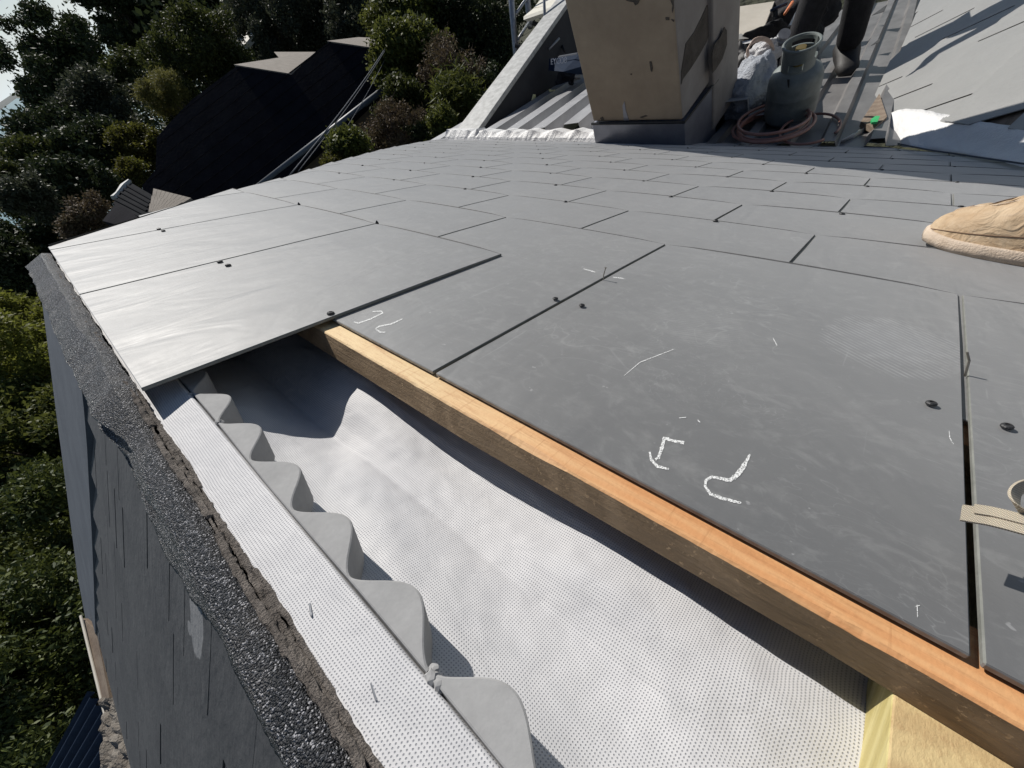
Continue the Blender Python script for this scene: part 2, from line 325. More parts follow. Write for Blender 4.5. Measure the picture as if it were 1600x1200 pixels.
M['leaf_dark'] = m_leaf('leaf_dark', (.020, .030, .014), (.040, .055, .022), (.060, .078, .028), .5, .12)
M['leaf_olive'] = m_leaf('leaf_olive', (.026, .036, .011), (.050, .062, .018), (.08, .092, .024), .5, .22)
M['leaf_bright'] = m_leaf('leaf_bright', (.040, .056, .013), (.072, .095, .022), (.13, .14, .033), .42, .3)
M['leaf_yellow'] = m_leaf('leaf_yellow', (.075, .082, .024), (.13, .13, .04), (.16, .15, .045), .5, .35)
M['leaf_gold'] = m_leaf('leaf_gold', (.07, .062, .014), (.11, .09, .02), (.09, .10, .02), .5, .35)
M['leaf_grey'] = m_leaf('leaf_grey', (.032, .038, .024), (.055, .064, .04), (.08, .09, .055), .5, .2)
M['leaf_hedge'] = m_leaf('leaf_hedge', (.11, .12, .022), (.20, .19, .04), (.16, .18, .035), .5, .4)
M['leaf_gloss'] = m_leaf('leaf_gloss', (.036, .054, .015), (.075, .10, .026), (.13, .15, .035), .40, .18, .35)
M['twig'] = simple('twig', (.10, .075, .06), (.17, .13, .105), 6, .95)
M['leaf_brown'] = m_leaf('leaf_brown', (.09, .06, .04), (.15, .105, .07), (.12, .10, .05), .7, .15)
M['ground'] = simple('ground_cover', (.022, .028, .012), (.05, .05, .025), .35, .95, 1., .3)
M['sea'] = None
t = NT('sea'); M['sea'] = t.out((.16, .27, .28), .30, t.bump(t.noise(t.co(), .12, 6, .7), .6, 1.2))
M['hill'] = simple('headland', (.09, .11, .11), (.12, .14, .14), .01, .9)
M['shingle'] = simple('shaded_shingle', (.009, .009, .013), (.017, .017, .022), 3, 1., .6, .01, spec=.1)  # near black carries the big roof's shade in its colour
M['shingle_lit'] = simple('sunlit_shingle', (.20, .175, .15), (.28, .25, .215), 5, .9, .6, .01)  # paler copy with the sunlight on the slopes put into its colour
M['gutter'] = simple('gutter', (.10, .115, .135), (.15, .17, .19), 3, .5)
M['stucco'] = simple('brown_stucco', (.13, .105, .085), (.17, .14, .115), 2, .9)
M['cream'] = simple('cream_paint', (.60, .57, .50), (.70, .66, .58), 3, .7)
M['greyroof'] = simple('grey_roof', (.018, .019, .022), (.030, .032, .036), 3, 1., spec=.05)  # grey darkened so the shed roof's shade sits in the colour
M['glass'] = simple('window_glass', (.02, .025, .035), (.03, .035, .05), 3, .08)
# ================================================================== SETTING: ground, sea, headland
def terr(x, y):
    d = math.hypot(x, y); a = math.degrees(math.atan2(y, x)) % 360
    side = max(0, min(1, (172-a)/45)) if 60 < a < 200 else 0      # the hillside stands higher to the right of the sea gap
    z = -4.6-.10*d*(1-.55*side)
    if d > 60: z = -4.6-.10*60*(1-.55*side)-(d-60)*(.17-.12*side)
    return z+noise.noise(Vector((x*.08, y*.08, 0)))*1.2+noise.noise(Vector((x*.4, y*.4, 3)))*.25
V, Fc = [], []; rr = [0, 2, 4, 6, 9, 12, 16, 21, 27, 35, 45, 58, 75, 100, 140, 200, 290, 400, 520]; NA_ = 96
for r_ in rr:
    for k in range(NA_):
        a = 2*math.pi*k/NA_; x, y = -2+r_*math.cos(a), 1+r_*math.sin(a); V.append((x, y, max(terr(x, y), -75)))
for i in range(len(rr)-1):
    for k in range(NA_): Fc.append((i*NA_+k, i*NA_+(k+1) % NA_, (i+1)*NA_+(k+1) % NA_, (i+1)*NA_+k))
tag(mesh('ground', V, Fc, M['ground'], smooth=True), kind='structure')
V, Fc = [], []; rs_ = [0, 300, 900, 2500, 6000, 12000, 30000]
for r_ in rs_:
    for k in range(96): V.append((r_*math.cos(k*math.pi/48), r_*math.sin(k*math.pi/48), -68))
for i in range(len(rs_)-1):
    for k in range(96): Fc.append((i*96+k, i*96+(k+1) % 96, (i+1)*96+(k+1) % 96, (i+1)*96+k))
tag(mesh('sea', V, Fc, M['sea']), kind='structure')
V = []; n_ = 60
for j, (dd, hh) in enumerate(((12000, 0), (12600, 1.), (14000, 0))):
    for i in range(n_+1):
        a = math.radians(173.4+i*.6); top = 10+14*noise.noise(Vector((i*.35, 1, 0)))
        if 1 <= i <= 2: top += 55
        V.append((dd*math.cos(a), dd*math.sin(a), -69 if hh == 0 else -68+top*(1 if i > 0 else .2)+58))
Fc = [(j*(n_+1)+i, j*(n_+1)+i+1, (j+1)*(n_+1)+i+1, (j+1)*(n_+1)+i) for j in range(2) for i in range(n_)]
tag(mesh('headland', V, Fc, M['hill'], smooth=True), kind='structure')
# ================================================================== MAIN ROOF
roof = empty('slate_roof', (0, 0, 0), 'half laid dark grey slate roof in front, with batten, white underlay and foam strip open along its ridge', 'roof', mat=ROOFM)
W, E, LEN, T, GAP = .42, .2465, .586, .0046, .0046
hipv = [(-1.486, -.83), (-1.541, -.767), (-1.678, -.623), (-1.90, -.409), (-2.088, -.134), (-2.224, .056), (-2.553, .376), (-2.864, .752), (-3.315, 1.297), (-3.70, 1.90), (-3.98, 2.50), (-4.3, 3.1)]
def hipx(v):
    vs = [q[1] for q in hipv]; xs = [q[0] for q in hipv]; return float(np.interp(v, vs, xs))
def valx(v):                                                # right boundary where the slope meets the valley
    return float(np.interp(v, [-1, 1.55, 2.05, 2.55, 3.0, 3.3], [1.2, .75, .30, -.12, -.52, -.8]))
def tile_bm(vb, xl, xr, head=None, seed=0, lift=0., wid=W):
    """one slate in roof coordinates: butt at vb, head LEN above it"""
    bm = bmesh.new(); nx, ny = 8, 7; vh = vb-LEN if head is None else head; rd = random.Random(seed)
    bow = .0028+.0022*rd.random(); tw = 0; top, bot = {}, {}
    for i in range(nx+1):
        for j in range(ny+1):
            fx = i/nx; fy = j/ny; x = xl+(xr-xl)*fx; v = vh+(vb-vh)*fy
            base = -(vb-v)*(T/E)
            edge = max(0, (fy-.55)/.45)
            up = bow*(4*fx*(1-fx))**.6*edge+tw*(fx-.5)*fy+lift*fy
            cv = v
            if j == ny-1: cv = vb-.0026
            if j == ny: up -= .0010+(.0012 if i in (0, nx) else 0)
            top[i, j] = bm.verts.new((x, cv, base+up)); bot[i, j] = bm.verts.new((x, cv, base+up-T+.0002))
    for i in range(nx):
        for j in range(ny):
            f_ = bm.faces.new((top[i, j], top[i+1, j], top[i+1, j+1], top[i, j+1])); f_.material_index = 1 if j == ny-1 else 0; bm.faces.new((bot[i, j], bot[i, j+1], bot[i+1, j+1], bot[i+1, j]))
    for j in range(ny):
        for i in (0, nx): bm.faces.new((top[i, j], top[i, j+1], bot[i, j+1], bot[i, j])).material_index = 2
    for i in range(nx):
        for j in (0, ny): bm.faces.new((top[i, j], top[i+1, j], bot[i+1, j], bot[i, j]))
    return bm
def cutbm(bm, p, n):                                         # remove what lies on the n side
    bmesh.ops.bisect_plane(bm, geom=bm.verts[:]+bm.edges[:]+bm.faces[:], plane_co=p, plane_no=n, clear_outer=True, clear_inner=False)
    es = [e for e in bm.edges if e.is_boundary]
    if es:
        try: bmesh.ops.holes_fill(bm, edges=es, sides=0)
        except Exception: pass
def setmat(bm): pass
screw_me = None
def make_screw_mesh(r=.0046):
    V, Fc = lathe((0, 0, 0), [(-.001, r), (.0006, r), (.0016, r*.8), (.0019, r*.45), (.0009, r*.4), (.0009, .0001)], 14)
    me = bpy.data.meshes.new('screw'); me.from_pydata([tuple(v) for v in V], [], Fc); me.materials.append(M['screw']); me.update(); return me
SCREW = make_screw_mesh()
tri_me = None
tiles = {}
def add_screw(tile, x, v, w_=0.001, s=1., me=None):
    o = bpy.data.objects.new('screw', me or SCREW); COL.objects.link(o); o.parent = tile; o.location = (x, v, w_); o.scale = (s, s, s)
    o.rotation_euler = (random.uniform(-.12, .12), random.uniform(-.1, .1), random.random()*3)
    return o
for r in range(-1, 13):
    vb = r*E
    head = -.802 if r == -1 else None
    for c in range(-4, 12):
        iR = c+(.5 if r % 2 else 0)                           # right joint index; x = -i*W
        xr = -iR*W-GAP/2; xl = -(iR+1)*W+GAP/2
        if r == -1 and iR < 1.4: continue
        jit = random.Random(r*100+c); xr += jit.uniform(-.0008, .0008) if r > 0 else 0; xl += jit.uniform(-.0008, .0008) if r > 0 else 0
        vmid = vb-.12
        if xr < hipx(vb)-.02 and xr < hipx(vb-E)-.02 and r > -1: continue
        if r > 0 and xl > valx(vb-E)+.02: continue
        if xl > 1.3: continue
        if r > 10 and xr < -1.45: continue
        vbb = vb+(jit.uniform(-.0015, .0015) if r > 0 else 0)
        bm = tile_bm(vbb, xl, xr, head, seed=r*31+c, lift=.0015 if r == -1 else 0)
        vt = vb-.63 if r > 0 else -.83
        # hip cut
        if xl < hipx(vb)+.3 or xl < hipx(vb-LEN)+.02:
            v1, v2 = vb-E, vb
            if r == -1: v1, v2 = -.81, -.2465
            x1, x2 = hipx(v1), hipx(v2); dx, dv = x2-x1, v2-v1
            cutbm(bm, (x1, v1, 0), (-abs(dv), dx if dx > 0 else -abs(dx)*1., 0) if False else (-dv, dx, 0))
        if r > 0 and xr > valx(vb)-.3:
            v1, v2 = vb-E, vb; x1, x2 = valx(v1), valx(v2); cutbm(bm, (x1, v1, 0), (v2-v1, -(x2-x1), 0))
        if len(bm.faces) == 0: bm.free(); continue
        o = frombm('slate_tile', bm, [M['slate'], M['slate_butt'], M['slate_edge']], roof, world=False)
        md = o.modifiers.new('bevel', 'BEVEL'); md.width = .0008; md.segments = 1; md.limit_method = 'ANGLE'
        tiles[r, iR] = o
        # fixings: one dark head near each exposed joint, a nail tail beside the joint of the course below
        if r >= 1:
            xm = (xl+xr)/2+.012
            if hipx(vb) < xm < valx(vb)-.02: add_screw(o, xm, vb-.012+jit.uniform(-.006, .006), .0022, 1.0+jit.uniform(-.2, .4))
            if r == 2 or r == 1 or jit.random() < .3:
                pass
tiles[-1, 1.5]['label'] = 'last laid slate by the open gap, its free edge raised and throwing a wide shadow'
for (x, v, k, w_) in ((-.43, -.353, (0, 1), -.005), (-.387, -.350, (0, 0), -.005), (-.024, -.342, (0, 0), -.005), (.023, -.344, (0, -1), -.005)):
    add_screw(tiles[k], x, v, w_+.0012, .88)
add_screw(tiles[-1, 1.5], -.641, -.585, -.0045, 1.1); add_screw(tiles[-1, 1.5], -.997, -.597, -.004, 1.1); add_screw(tiles[-1, 2.5], -1.034, -.599, -.004, 1.1)
add_screw(tiles[-1, 2.5], -1.437, -.598, -.004, 1.); add_screw(tiles[-1, 3.5], -1.47, -.60, -.004, 1.)
for r in range(-1, 8):                                       # small black rivet discs where joints end
    for iR in ([1.5, 2.5, 3.5] if r == -1 else []):
        if (r, iR) in tiles and iR > 1.6: 
            V, Fc = lathe((-iR*W-.002, r*E+.004, -.002), [(0, .0045), (.003, .004), (.008, .001)], 8)
            mesh('rivet', V, Fc, M['black'], tiles[r, iR], world=False)
# chalk marks: flat strokes lying on the slates
def chalk(px, parent, wpx, rough=.5, name='chalk_mark', h=None):
    V, Fc = [], []; P = []
    for a, b in zip(px[:-1], px[1:]):
        n = max(2, int(math.hypot(b[0]-a[0], b[1]-a[1])/2))
        for i in range(n): P.append((a[0]+(b[0]-a[0])*i/n, a[1]+(b[1]-a[1])*i/n, (a[2]+(b[2]-a[2])*i/n) if len(a) > 2 else wpx))
    P.append((px[-1][0], px[-1][1], px[-1][2] if len(px[-1]) > 2 else wpx))
    rd = random.Random(len(P))
    for i, q in enumerate(P):
        a = P[max(i-1, 0)]; b = P[min(i+1, len(P)-1)]; dx, dy = b[0]-a[0], b[1]-a[1]; l = math.hypot(dx, dy) or 1
        k = q[2]/2*(1+rough*(rd.random()-.5)); k2 = q[2]/2*(1+rough*(rd.random()-.5)); nx_, ny_ = -dy/l, dx/l
        for s_ in (k, -k2):
            P_ = on(q[0]+nx_*s_, q[1]+ny_*s_, NA*.0004, NA-VA*(T/E)); V.append((float(P_[0]), float(P_@VA), float(P_@NA)))
    for i in range(len(P)-1): Fc.append((2*i, 2*i+1, 2*i+3, 2*i+2))
    # keep them just clear of the slate they lie on
    return mesh(name, V, Fc, M['chalk'], parent, world=False)
t00 = tiles[0, 0]; t01 = tiles[0, 1]
chalk([(1069, 692, 5), (1052, 689, 4), (1038, 684, 5), (1034, 700, 6), (1029, 715, 5), (1024, 718, 4)], t00, 5)
chalk([(1015, 706, 3), (1018, 719, 4), (1028, 729, 4), (1045, 733, 3)], t00, 4)
chalk([(1172, 710, 3), (1162, 728, 7), (1152, 742, 8), (1140, 751, 6), (1124, 747, 4), (1112, 745, 4), (1103, 750, 4), (1102, 760, 4), (1110, 772, 4), (1130, 779, 5), (1158, 786, 3)], t00, 4)
chalk([(553, 503, 1.6), (560, 505, 2), (580, 498, 2), (598, 489, 2.2), (596, 486, 2), (582, 487, 1.6)], t01, 2)
chalk([(629, 498, 1.6), (612, 506, 2.2), (592, 510, 2), (587, 514, 2), (594, 519, 2), (602, 519, 1.5)], t01, 2)
for px in ([(1433, 945, 1), (1434, 964, 1.5)], [(1429, 948, 1), (1437, 946, 1)], [(1483, 673, 1), (1484, 684, 1.6), (1490, 694, 1)], [(975, 587, .7), (1000, 566, 1.2), (1052, 546, .9)], [(912, 420, 1.2), (930, 425, 1.6)], [(958, 433, 1), (990, 437, 2)], [(1208, 528, 1), (1214, 540, 1.4)], [(1061, 653, 1), (1072, 652, 1)], [(1090, 656, 1.5), (1094, 660, 1.8)], [(822, 400, 3), (836, 403, 3)]):
    chalk(px, t00 if px[0][0] > 1000 or px[0][1] > 500 else t01, 1)
# loose nails standing in the joints
def nail(bx, by, tx, ty, hgt, bend, parent, r=.0009):
    x, v = roofp(bx, by, -.004); P = L(x, v, -.006); b = unit(bend)
    best = P+NA*hgt
    V, Fc = tube([P, P+(best-P)*.5, best+b*.002], [r, r, r*.9], 8); V2, F2 = lathe(best+b*.002, [(0, r*1.9), (.0008, r*1.9)], 10, NA)
    V, Fc = join((V, Fc), (V2, F2)); return mesh('nail', V, Fc, M['nail'], parent)
nail(942.5, 437, 945, 415, .021, (1, 0, 0), roof)
V, Fc = tube([L(*roofp(1509.5, 585, -.004), -.006), L(*roofp(1509.5, 585, -.004), .010)+XA*-.004, L(*roofp(1509.5, 585, -.004), .018)+XA*-.009], [.0011, .0011, .001], 8); mesh('nail', V, Fc, M['nail'], roof)
# battens: one proud, two more under the slates
def batten(v0, v1, w0, w1, xa, xb, name='batten', slant=False):
    v00 = v0
    bm = bmesh.new(); n = 700; rd = random.Random(3); rows = []
    for i in range(n+1):
        x = xa+(xb-xa)*i/n; k = noise.noise(Vector((x*18, 3, 1))); ch = max(0, noise.noise(Vector((x*9, 7, 2)))-.08)*.030+max(0, noise.noise(Vector((x*60, 2, 5))))*.0032+max(0, noise.noise(Vector((x*220, 2, 9))))*.0012
        if slant: v0 = v00-.0045*min(1, max(0, (-x-.05)/.30)); v0b = v0-.006*min(1, max(0, (-x-.05)/.30))
        else: v0b = v0
        prof = [(v1, w1), (v1, w0), (v0+.0015+ch*.6, w0+.0002), (v0, w0-.0012-ch*.35), ((v0+v0b)/2-.0006*k, (w0+w1)/2), (v0b+.0006, w1)]
        rows.append([bm.verts.new((x, p[0], p[1])) for p in prof])
    for i in range(n):
        for k in range(6):
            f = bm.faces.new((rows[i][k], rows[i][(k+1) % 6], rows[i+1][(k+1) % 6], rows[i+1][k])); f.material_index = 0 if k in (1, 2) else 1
    bm.faces.new(rows[0]); bm.faces.new(rows[-1])
    bmesh.ops.recalc_face_normals(bm, faces=bm.faces)
    return frombm(name, bm, [M['batten'], M['batten_side']], roof, world=False)
b_ = batten(-.6045, -.560, -.0175, -.0465, -.80, .9, slant=True); b_['label'] = 'long sawn timber batten with a freshly cut orange top edge'
batten(-.37, -.33, -.0165, -.0465, -1.7, 1.0); batten(-.79+.0, -.765, -.016, -.035, -1.45, -.68)
# counter batten under it
V, Fc = hexa([L(-.0175, -.80, -.125), L(.030, -.80, -.125), L(.030, -.35, -.125), L(-.0175, -.35, -.125), L(-.0175, -.80, -.0472), L(.030, -.80, -.0472), L(.030, -.35, -.0472), L(-.0175, -.35, -.0472)])
o = mesh('counter_batten', V, Fc, [M['counter'], M['counter_side']], roof); o.data.polygons[5].material_index = 1; bevel(o, .0012)
# underlay membrane, draped
vs_k = [-.8045, -.79, -.7678, -.7640, -.755, -.740, -.715, -.692, -.671, -.655, -.637, -.602, -.56, -.50, -.2]
ws_k = [-.040, -.036, -.0300, -.055, -.0655, -.073, -.083, -.096, -.1065, -.102, -.091, -.079, -.076, -.08, -.09]
def memw(x, v):
    w0 = float(np.interp(v, vs_k, ws_k))
    tt = min(1, max(0, (x+.50)/.30)); k = math.exp(-((v+.672)/.035)**2); w0 += k*.014*tt
    bulge = math.exp(-((v+.655-.12*(x+.25))/.03)**2); w0 += .008*tt*bulge
    if v > -.765:
        f = min(1, max(0, (v+.760))/.03)
        w0 += f*(.0052*math.sin(x*17+v*34)+.0026*noise.noise(Vector((x*14, v*30, 0)))+.0008*noise.noise(Vector((x*60, v*70, 1))))
    else: w0 += .0006*noise.noise(Vector((x*40, v*40, 4)))
    return w0
xs = np.linspace(-1.5, .6, 420); vv = np.concatenate([np.linspace(-.8045, -.56, 170), np.linspace(-.54, -.2, 8)])
# smooth the profile
ksm = np.array([1, 4, 6, 4, 1])/16
V = []; 
for x in xs:
    col = [memw(x, v) for v in vv]
    col = np.convolve(np.pad(col, 2, 'edge'), ksm, 'valid')
    V += [(x, v, c_) for v, c_ in zip(vv, col)]
nv = len(vv); Fc = [(i*nv+j, (i+1)*nv+j, (i+1)*nv+j+1, i*nv+j+1) for i in range(len(xs)-1) for j in range(nv-1)]
o = mesh('underlay_membrane', V, Fc, M['membrane'], roof, smooth=True, world=False); o['label'] = 'white dimpled breathable underlay sagging between ridge and batten'
# staple on the membrane
V, Fc = tube([(-.2325, -.789, -.0370), (-.2325, -.789, -.0358), (-.2235, -.7915, -.0358), (-.2235, -.7915, -.0370)], .0006, 6); mesh('staple', V, Fc, M['steel'], roof, world=False)
V, Fc = tube([(-.300, -.7905, -.0370), (-.300, -.7905, -.0358), (-.292, -.7935, -.0358), (-.292, -.7935, -.0370)], .0006, 6); mesh('staple', V, Fc, M['steel'], roof, world=False)
# foam closure strip lying flat, its wave towards the gutter
def foam(xa, xb, gaps):
    pitch = .082; ph = -.211; out = []
    n = int((xb-xa)/.0012); X = np.linspace(xa, xb, n)
    def fr(x):
        t_ = ((x-ph)/pitch) % 1.0                             # steep on the +x flank
        t_ = t_**.95 if t_ > 0 else 0
        s_ = .5-.5*math.cos(2*math.pi*t_)
        return s_**.86
    bm = bmesh.new(); A_, B_ = [], []
    for x in X:
        wv_ = .0007*noise.noise(Vector((x*30, 0, 0))); f = fr(x)
        vb_ = -.7672+.0008*math.sin(x*19); vf = -.7645+.0235*f
        top_ = -.0298+.0012*math.sin(x*13+1)
        bo = top_-.036
        lst = []
        for k, (v, w_) in enumerate([(vb_, bo), (vb_, top_-.0006), (vb_+.0008, top_), (vf-.0016, top_), (vf-.0004, top_-.0007), (vf, top_-.0022), (vf, bo)]):
            lst.append(bm.verts.new((x, v, w_+wv_)))
        A_.append(lst)
    for i in range(n-1):
        for k in range(7): bm.faces.new((A_[i][k], A_[i][(k+1) % 7], A_[i+1][(k+1) % 7], A_[i+1][k]))
    bm.faces.new(A_[0]); bm.faces.new(A_[-1])
    return frombm('foam_closure_strip', bm, M['foam'], roof, smooth=True, world=False)
brk = [-1.46, -.539, -.2105, .35]
for a_, b2 in zip(brk[:-1], brk[1:]):
    o = foam(a_+.0015, b2-.0015, None); o.modifiers.new('es', 'EDGE_SPLIT').split_angle = math.radians(22)
V, Fc = [], []
for (x, v, s_) in ((-.2085, -.766, .0045), (-.2035, -.7655, .004), (-.211, -.7625, .003), (-.5445, -.765, .004), (-.622, -.7685, .004)):
    bm = bmesh.new(); bmesh.ops.create_icosphere(bm, subdivisions=2, radius=s_)
    for q in bm.verts: q.co += Vector((x, v, -.0335))+q.co*.5*noise.noise(q.co*700); q.co.z = -.0335+(q.co.z+.0335)*.8
    frombm('foam_crumb', bm, M['foam'], roof, world=False)
# crumbling mortar along the ridge, felt capping over the ridge
BP = math.radians(39); VB = np.array([0, -math.cos(BP), -math.sin(BP)]); NB = np.array([0, -math.sin(BP), math.cos(BP)]); B0 = L(0, -.822, -.045)
def LB(x, v, w=0.): return B0+XA*x+VB*v+NB*w
def onB(x, y, h=0.):
    q = on(x, y, B0+NB*h, NB); return float(q[0]), float((q-B0)@VB)
def rise(x): return min(1, max(0, (-x-.60)/.07))
for k_, (va, wa, rr_, sd, xa, xb) in enumerate(((-.8075, -.0415, .0030, 1, -.70, .35), (-.8118, -.0385, .0027, 9, -1.47, .35), (-.8050, -.0395, .0016, 5, -.66, .35))):
    n = 900; V = []; m_ = 8
    for i in range(n):
        x = xa+(xb-xa)*i/(n-1)
        br = 1 if noise.noise(Vector((x*23, sd, 0))) > -.25 else .35
        for k in range(m_):
            a = 2*math.pi*k/m_; q = Vector((x*110, math.cos(a)*1.6, math.sin(a)*1.6+sd)); rr2 = rr_*br*(1+.75*noise.noise(q)+.35*noise.noise(q*3))
            V.append(L(x, va+.0012*math.sin(x*31+sd)+rr2*math.cos(a), wa+.018*rise(x)+rr2*math.sin(a)))
    Fc = [(i*m_+k, i*m_+(k+1) % m_, (i+1)*m_+(k+1) % m_, (i+1)*m_+k) for i in range(n-1) for k in range(m_)]
    mesh('mortar_bed', V, Fc, M['mortar'], roof)
edge = sorted([onB(*q, .004) for q in [(57, 430), (92, 480), (130, 560), (170, 640), (215, 745), (250, 860), (300, 940), (345, 1005), (400, 1128), (440, 1200)]])
ex = [-1.52, -1.45]+[q[0] for q in edge if q[0] > -1.3]+[.4]; ev = [.045, .058]+[q[1] for q in edge if q[0] > -1.3]+[.10]
n = 620; m_ = 26; V = []
for i in range(n):
    x = -1.485+(.4+1.485)*i/(n-1); wd = float(np.interp(x, ex, ev)); wd = max(.03, wd)+.003*noise.noise(Vector((x*30, 0, 0)))
    for k in range(m_):
        f = k/(m_-1)
        if f < .18:
            g = f/.18; p = L(x, -.8125+.008*rise(x)*(1-g)-.0095*g, -.0400+.020*rise(x)+.004*math.sin(g*math.pi/2)); q = p
        else:
            g = (f-.18)/.82; lift_ = .0105*(1-g)**2+.0028+.016*rise(x)*(1-g)**1.5; fold = .012*math.sin(g*17+x*5+2*noise.noise(Vector((x*6, g*2, 0))))*math.exp(-((x+1.05)/.5)**2)*(g*(1-g)*4); q = LB(x, wd*g, lift_+fold+.0018*noise.noise(Vector((x*22, g*5, 0))))
        nz = .0006*noise.noise(Vector(q)*900)+.0004*noise.noise(Vector(q)*2000)
        nz += rise(x)*(.0042*noise.noise(Vector((x*7, k*.75, 3)))+.0030*noise.noise(Vector((x*16, k*1.6, 8)))+.0015*abs(noise.noise(Vector((x*45, k*.8, 1)))))
        V.append(q+NB*nz)
Fc = [(i*m_+k, i*m_+k+1, (i+1)*m_+k+1, (i+1)*m_+k) for i in range(n-1) for k in range(m_-1)]
o = mesh('ridge_felt', V, Fc, M['granule'], roof, smooth=True); o['label'] = 'dark granule faced felt folded over the ridge'
so_ = o.modifiers.new('s', 'SOLIDIFY'); so_.thickness = .003; so_.offset = -1
# closed end of the ridge
V, Fc = lathe(L(-1.493, -.818, -.046), [(-.02, .004), (-.01, .014), (.012, .018)], 12, XA); mesh('ridge_end', V, Fc, M['granule'], roof, smooth=True)
# far slope beyond the ridge: narrow old slates
sheet = [LB(-3.4, 0, -.012), LB(1.2, 0, -.012), LB(1.2, 1.75, -.012), LB(-3.4, 1.75, -.012)]
V, Fc = slab([LB(-1.50, -.003, -.012), LB(1.2, -.003, -.012), LB(1.2, 1.62, -.012), LB(-1.95, 1.62, -.012), LB(-1.9, .12, -.012)], -NB*.02); mesh('roof_sarking', V, Fc, M['black'], roof)
rd = random.Random(11); cnt = 0
EB = .15
for r in range(0, 10):
    v0 = .02+r*EB-.03; x = -2.0
    while x < .5 and cnt < 295:
        wd = rd.choice([.05, .06, .07, .09, .12, .16]); g = rd.choice([.0005, .0055, .004, .006, .0006])
        far_ = -1.50 if r == 0 else float(np.interp(v0, [.06, .98, 1.6], [-1.40, -1.75, -1.95]))
        if x+wd > far_ and x < (.4):
            xa, xb = max(x, far_)+g/2, x+wd-g/2
            l0 = v0; l1 = v0+EB*1.25+rd.uniform(-.004, .004); k = .0030; sk = rd.uniform(-.0006, .0006)
            if l0 < 0: l0 = 0.0
            P = [LB(xa, l0, -.008), LB(xb, l0, -.008), LB(xb, l1, .0016+sk), LB(xa, l1, .0016-sk)]
            V, Fc = slab(P, NB*.0035); mesh('old_slate', V, Fc, M['old_slate'], roof); cnt += 1
        x += wd
# flat verge flashing, the far edge's shade put into its blue grey
inn = [LB(*onB(x, y, .006), .006) for x, y in ((84, 470), (110, 530), (128, 575), (134, 640), (140, 760), (146, 900), (150, 990))]
NT_ = NB
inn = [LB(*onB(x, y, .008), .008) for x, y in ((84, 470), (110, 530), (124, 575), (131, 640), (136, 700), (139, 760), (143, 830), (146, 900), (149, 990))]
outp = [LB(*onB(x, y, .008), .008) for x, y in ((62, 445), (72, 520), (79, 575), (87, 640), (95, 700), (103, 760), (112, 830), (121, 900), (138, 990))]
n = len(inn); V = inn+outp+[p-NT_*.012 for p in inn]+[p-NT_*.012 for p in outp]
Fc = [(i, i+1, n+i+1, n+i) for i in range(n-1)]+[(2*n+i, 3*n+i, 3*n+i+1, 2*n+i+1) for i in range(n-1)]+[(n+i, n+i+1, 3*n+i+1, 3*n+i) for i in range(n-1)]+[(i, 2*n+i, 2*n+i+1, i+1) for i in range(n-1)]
o = mesh('verge_flashing', V, Fc, M['flash2'], roof); o['label'] = 'flat verge flashing in a blue grey darkened for shade'
# underside and closing slopes so the roof is a solid
V, Fc = slab([L(-1.47, -.80, -.14), L(1.3, -.80, -.14), L(1.3, 1.0, -.14), L(.3, 2.0, -.06), L(-.6, 3.0, -.06), L(-1.4, 3.0, -.06), L(-1.5, 2.45, -.06), L(-3.85, 2.4, -.03), L(-3.2, 1.3, -.03), L(-2.3, .30, -.03), L(-1.9, -.3, -.03)], -NA*.02); mesh('roof_deck', V, Fc, M['oldwood'], roof)
hp = [L(hipx(v), v, -.006) for v in (-.80, -.4, .056, .75, 1.3, 1.9, 2.45)]; low = [p+np.array([-1.1, -.05, -1.0]) for p in hp]
V = hp+low; n = len(hp); Fc = [(i, n+i, n+i+1, i+1) for i in range(n-1)]; mesh('hip_end', V, Fc, M['old_slate'], roof)
# eave on the left: gutter, fascia, rubble, lower roof
hs = empty('house_wall', zp(150, 1150, 1.6)-np.array([0, 0, 3]), 'dim weatherboard wall and eave below the dark streaked slope at lower left', 'wall')
g0, g1 = zp(126, 962, 1.55), zp(163, 1112, 1.38); gd = unit(g1-g0)
V, Fc = tube([g0, g1*.5+g0*.5, g1, g1+gd*.02], .0042, 8); mesh('gutter_lip', V, Fc, M['cream'], hs)
a_, b2, c_, d_ = zp(128, 966, 1.56), zp(150, 985, 1.50), zp(196, 1215, 1.22), zp(160, 1104, 1.39)
V, Fc = slab([a_, b2, c_, d_], np.array([0, 0, -.02])); mesh('fascia', V, Fc, M['oldwood'], hs)
n = 24; V = []
for i in range(n):
    for j in range(12):
        f, g = i/(n-1), j/11; x = 158+(205-158)*g+6*f*g; y = 1090+130*f; p = zp(x, y, 1.36-.12*f-.04*g); V.append(p+np.array([0, 0, 1])*.02*noise.noise(Vector((f*9, g*6, 0)))) 
Fc = [(i*12+j, i*12+j+1, i*12+j+13, i*12+j+12) for i in range(n-1) for j in range(11)]
M['rubble'] = simple('dusty_rubble', (.14, .12, .10), (.27, .25, .22), 20, .95, 1., .01); mesh('debris', V, Fc, M['rubble'], hs)
bx = empty('lower_metal_roof', zp(130, 1170, 1.9), 'small dark blue corrugated roof far below at lower left', 'roof')
c0 = zp(160, 1112, 1.75); dn = unit(zp(105, 1205, 1.95)-c0); ac = unit(np.cross(dn, [0.2, .3, 1])); V = []; n = 60
ac = unit(zp(172, 1195, 1.7)-zp(140, 1150, 1.8))
for i in range(n+1):
    x = -.16+.46*i/n; h = .012*math.sin(x*2*math.pi/.062)
    for s_ in (-.02, .9): V.append(c0+ac*x+dn*s_+np.array([.0, -.3, 1])*h)
mesh('metal_sheet', V, [(2*i, 2*i+1, 2*i+3, 2*i+2) for i in range(n)], M['navy'], bx, smooth=True)
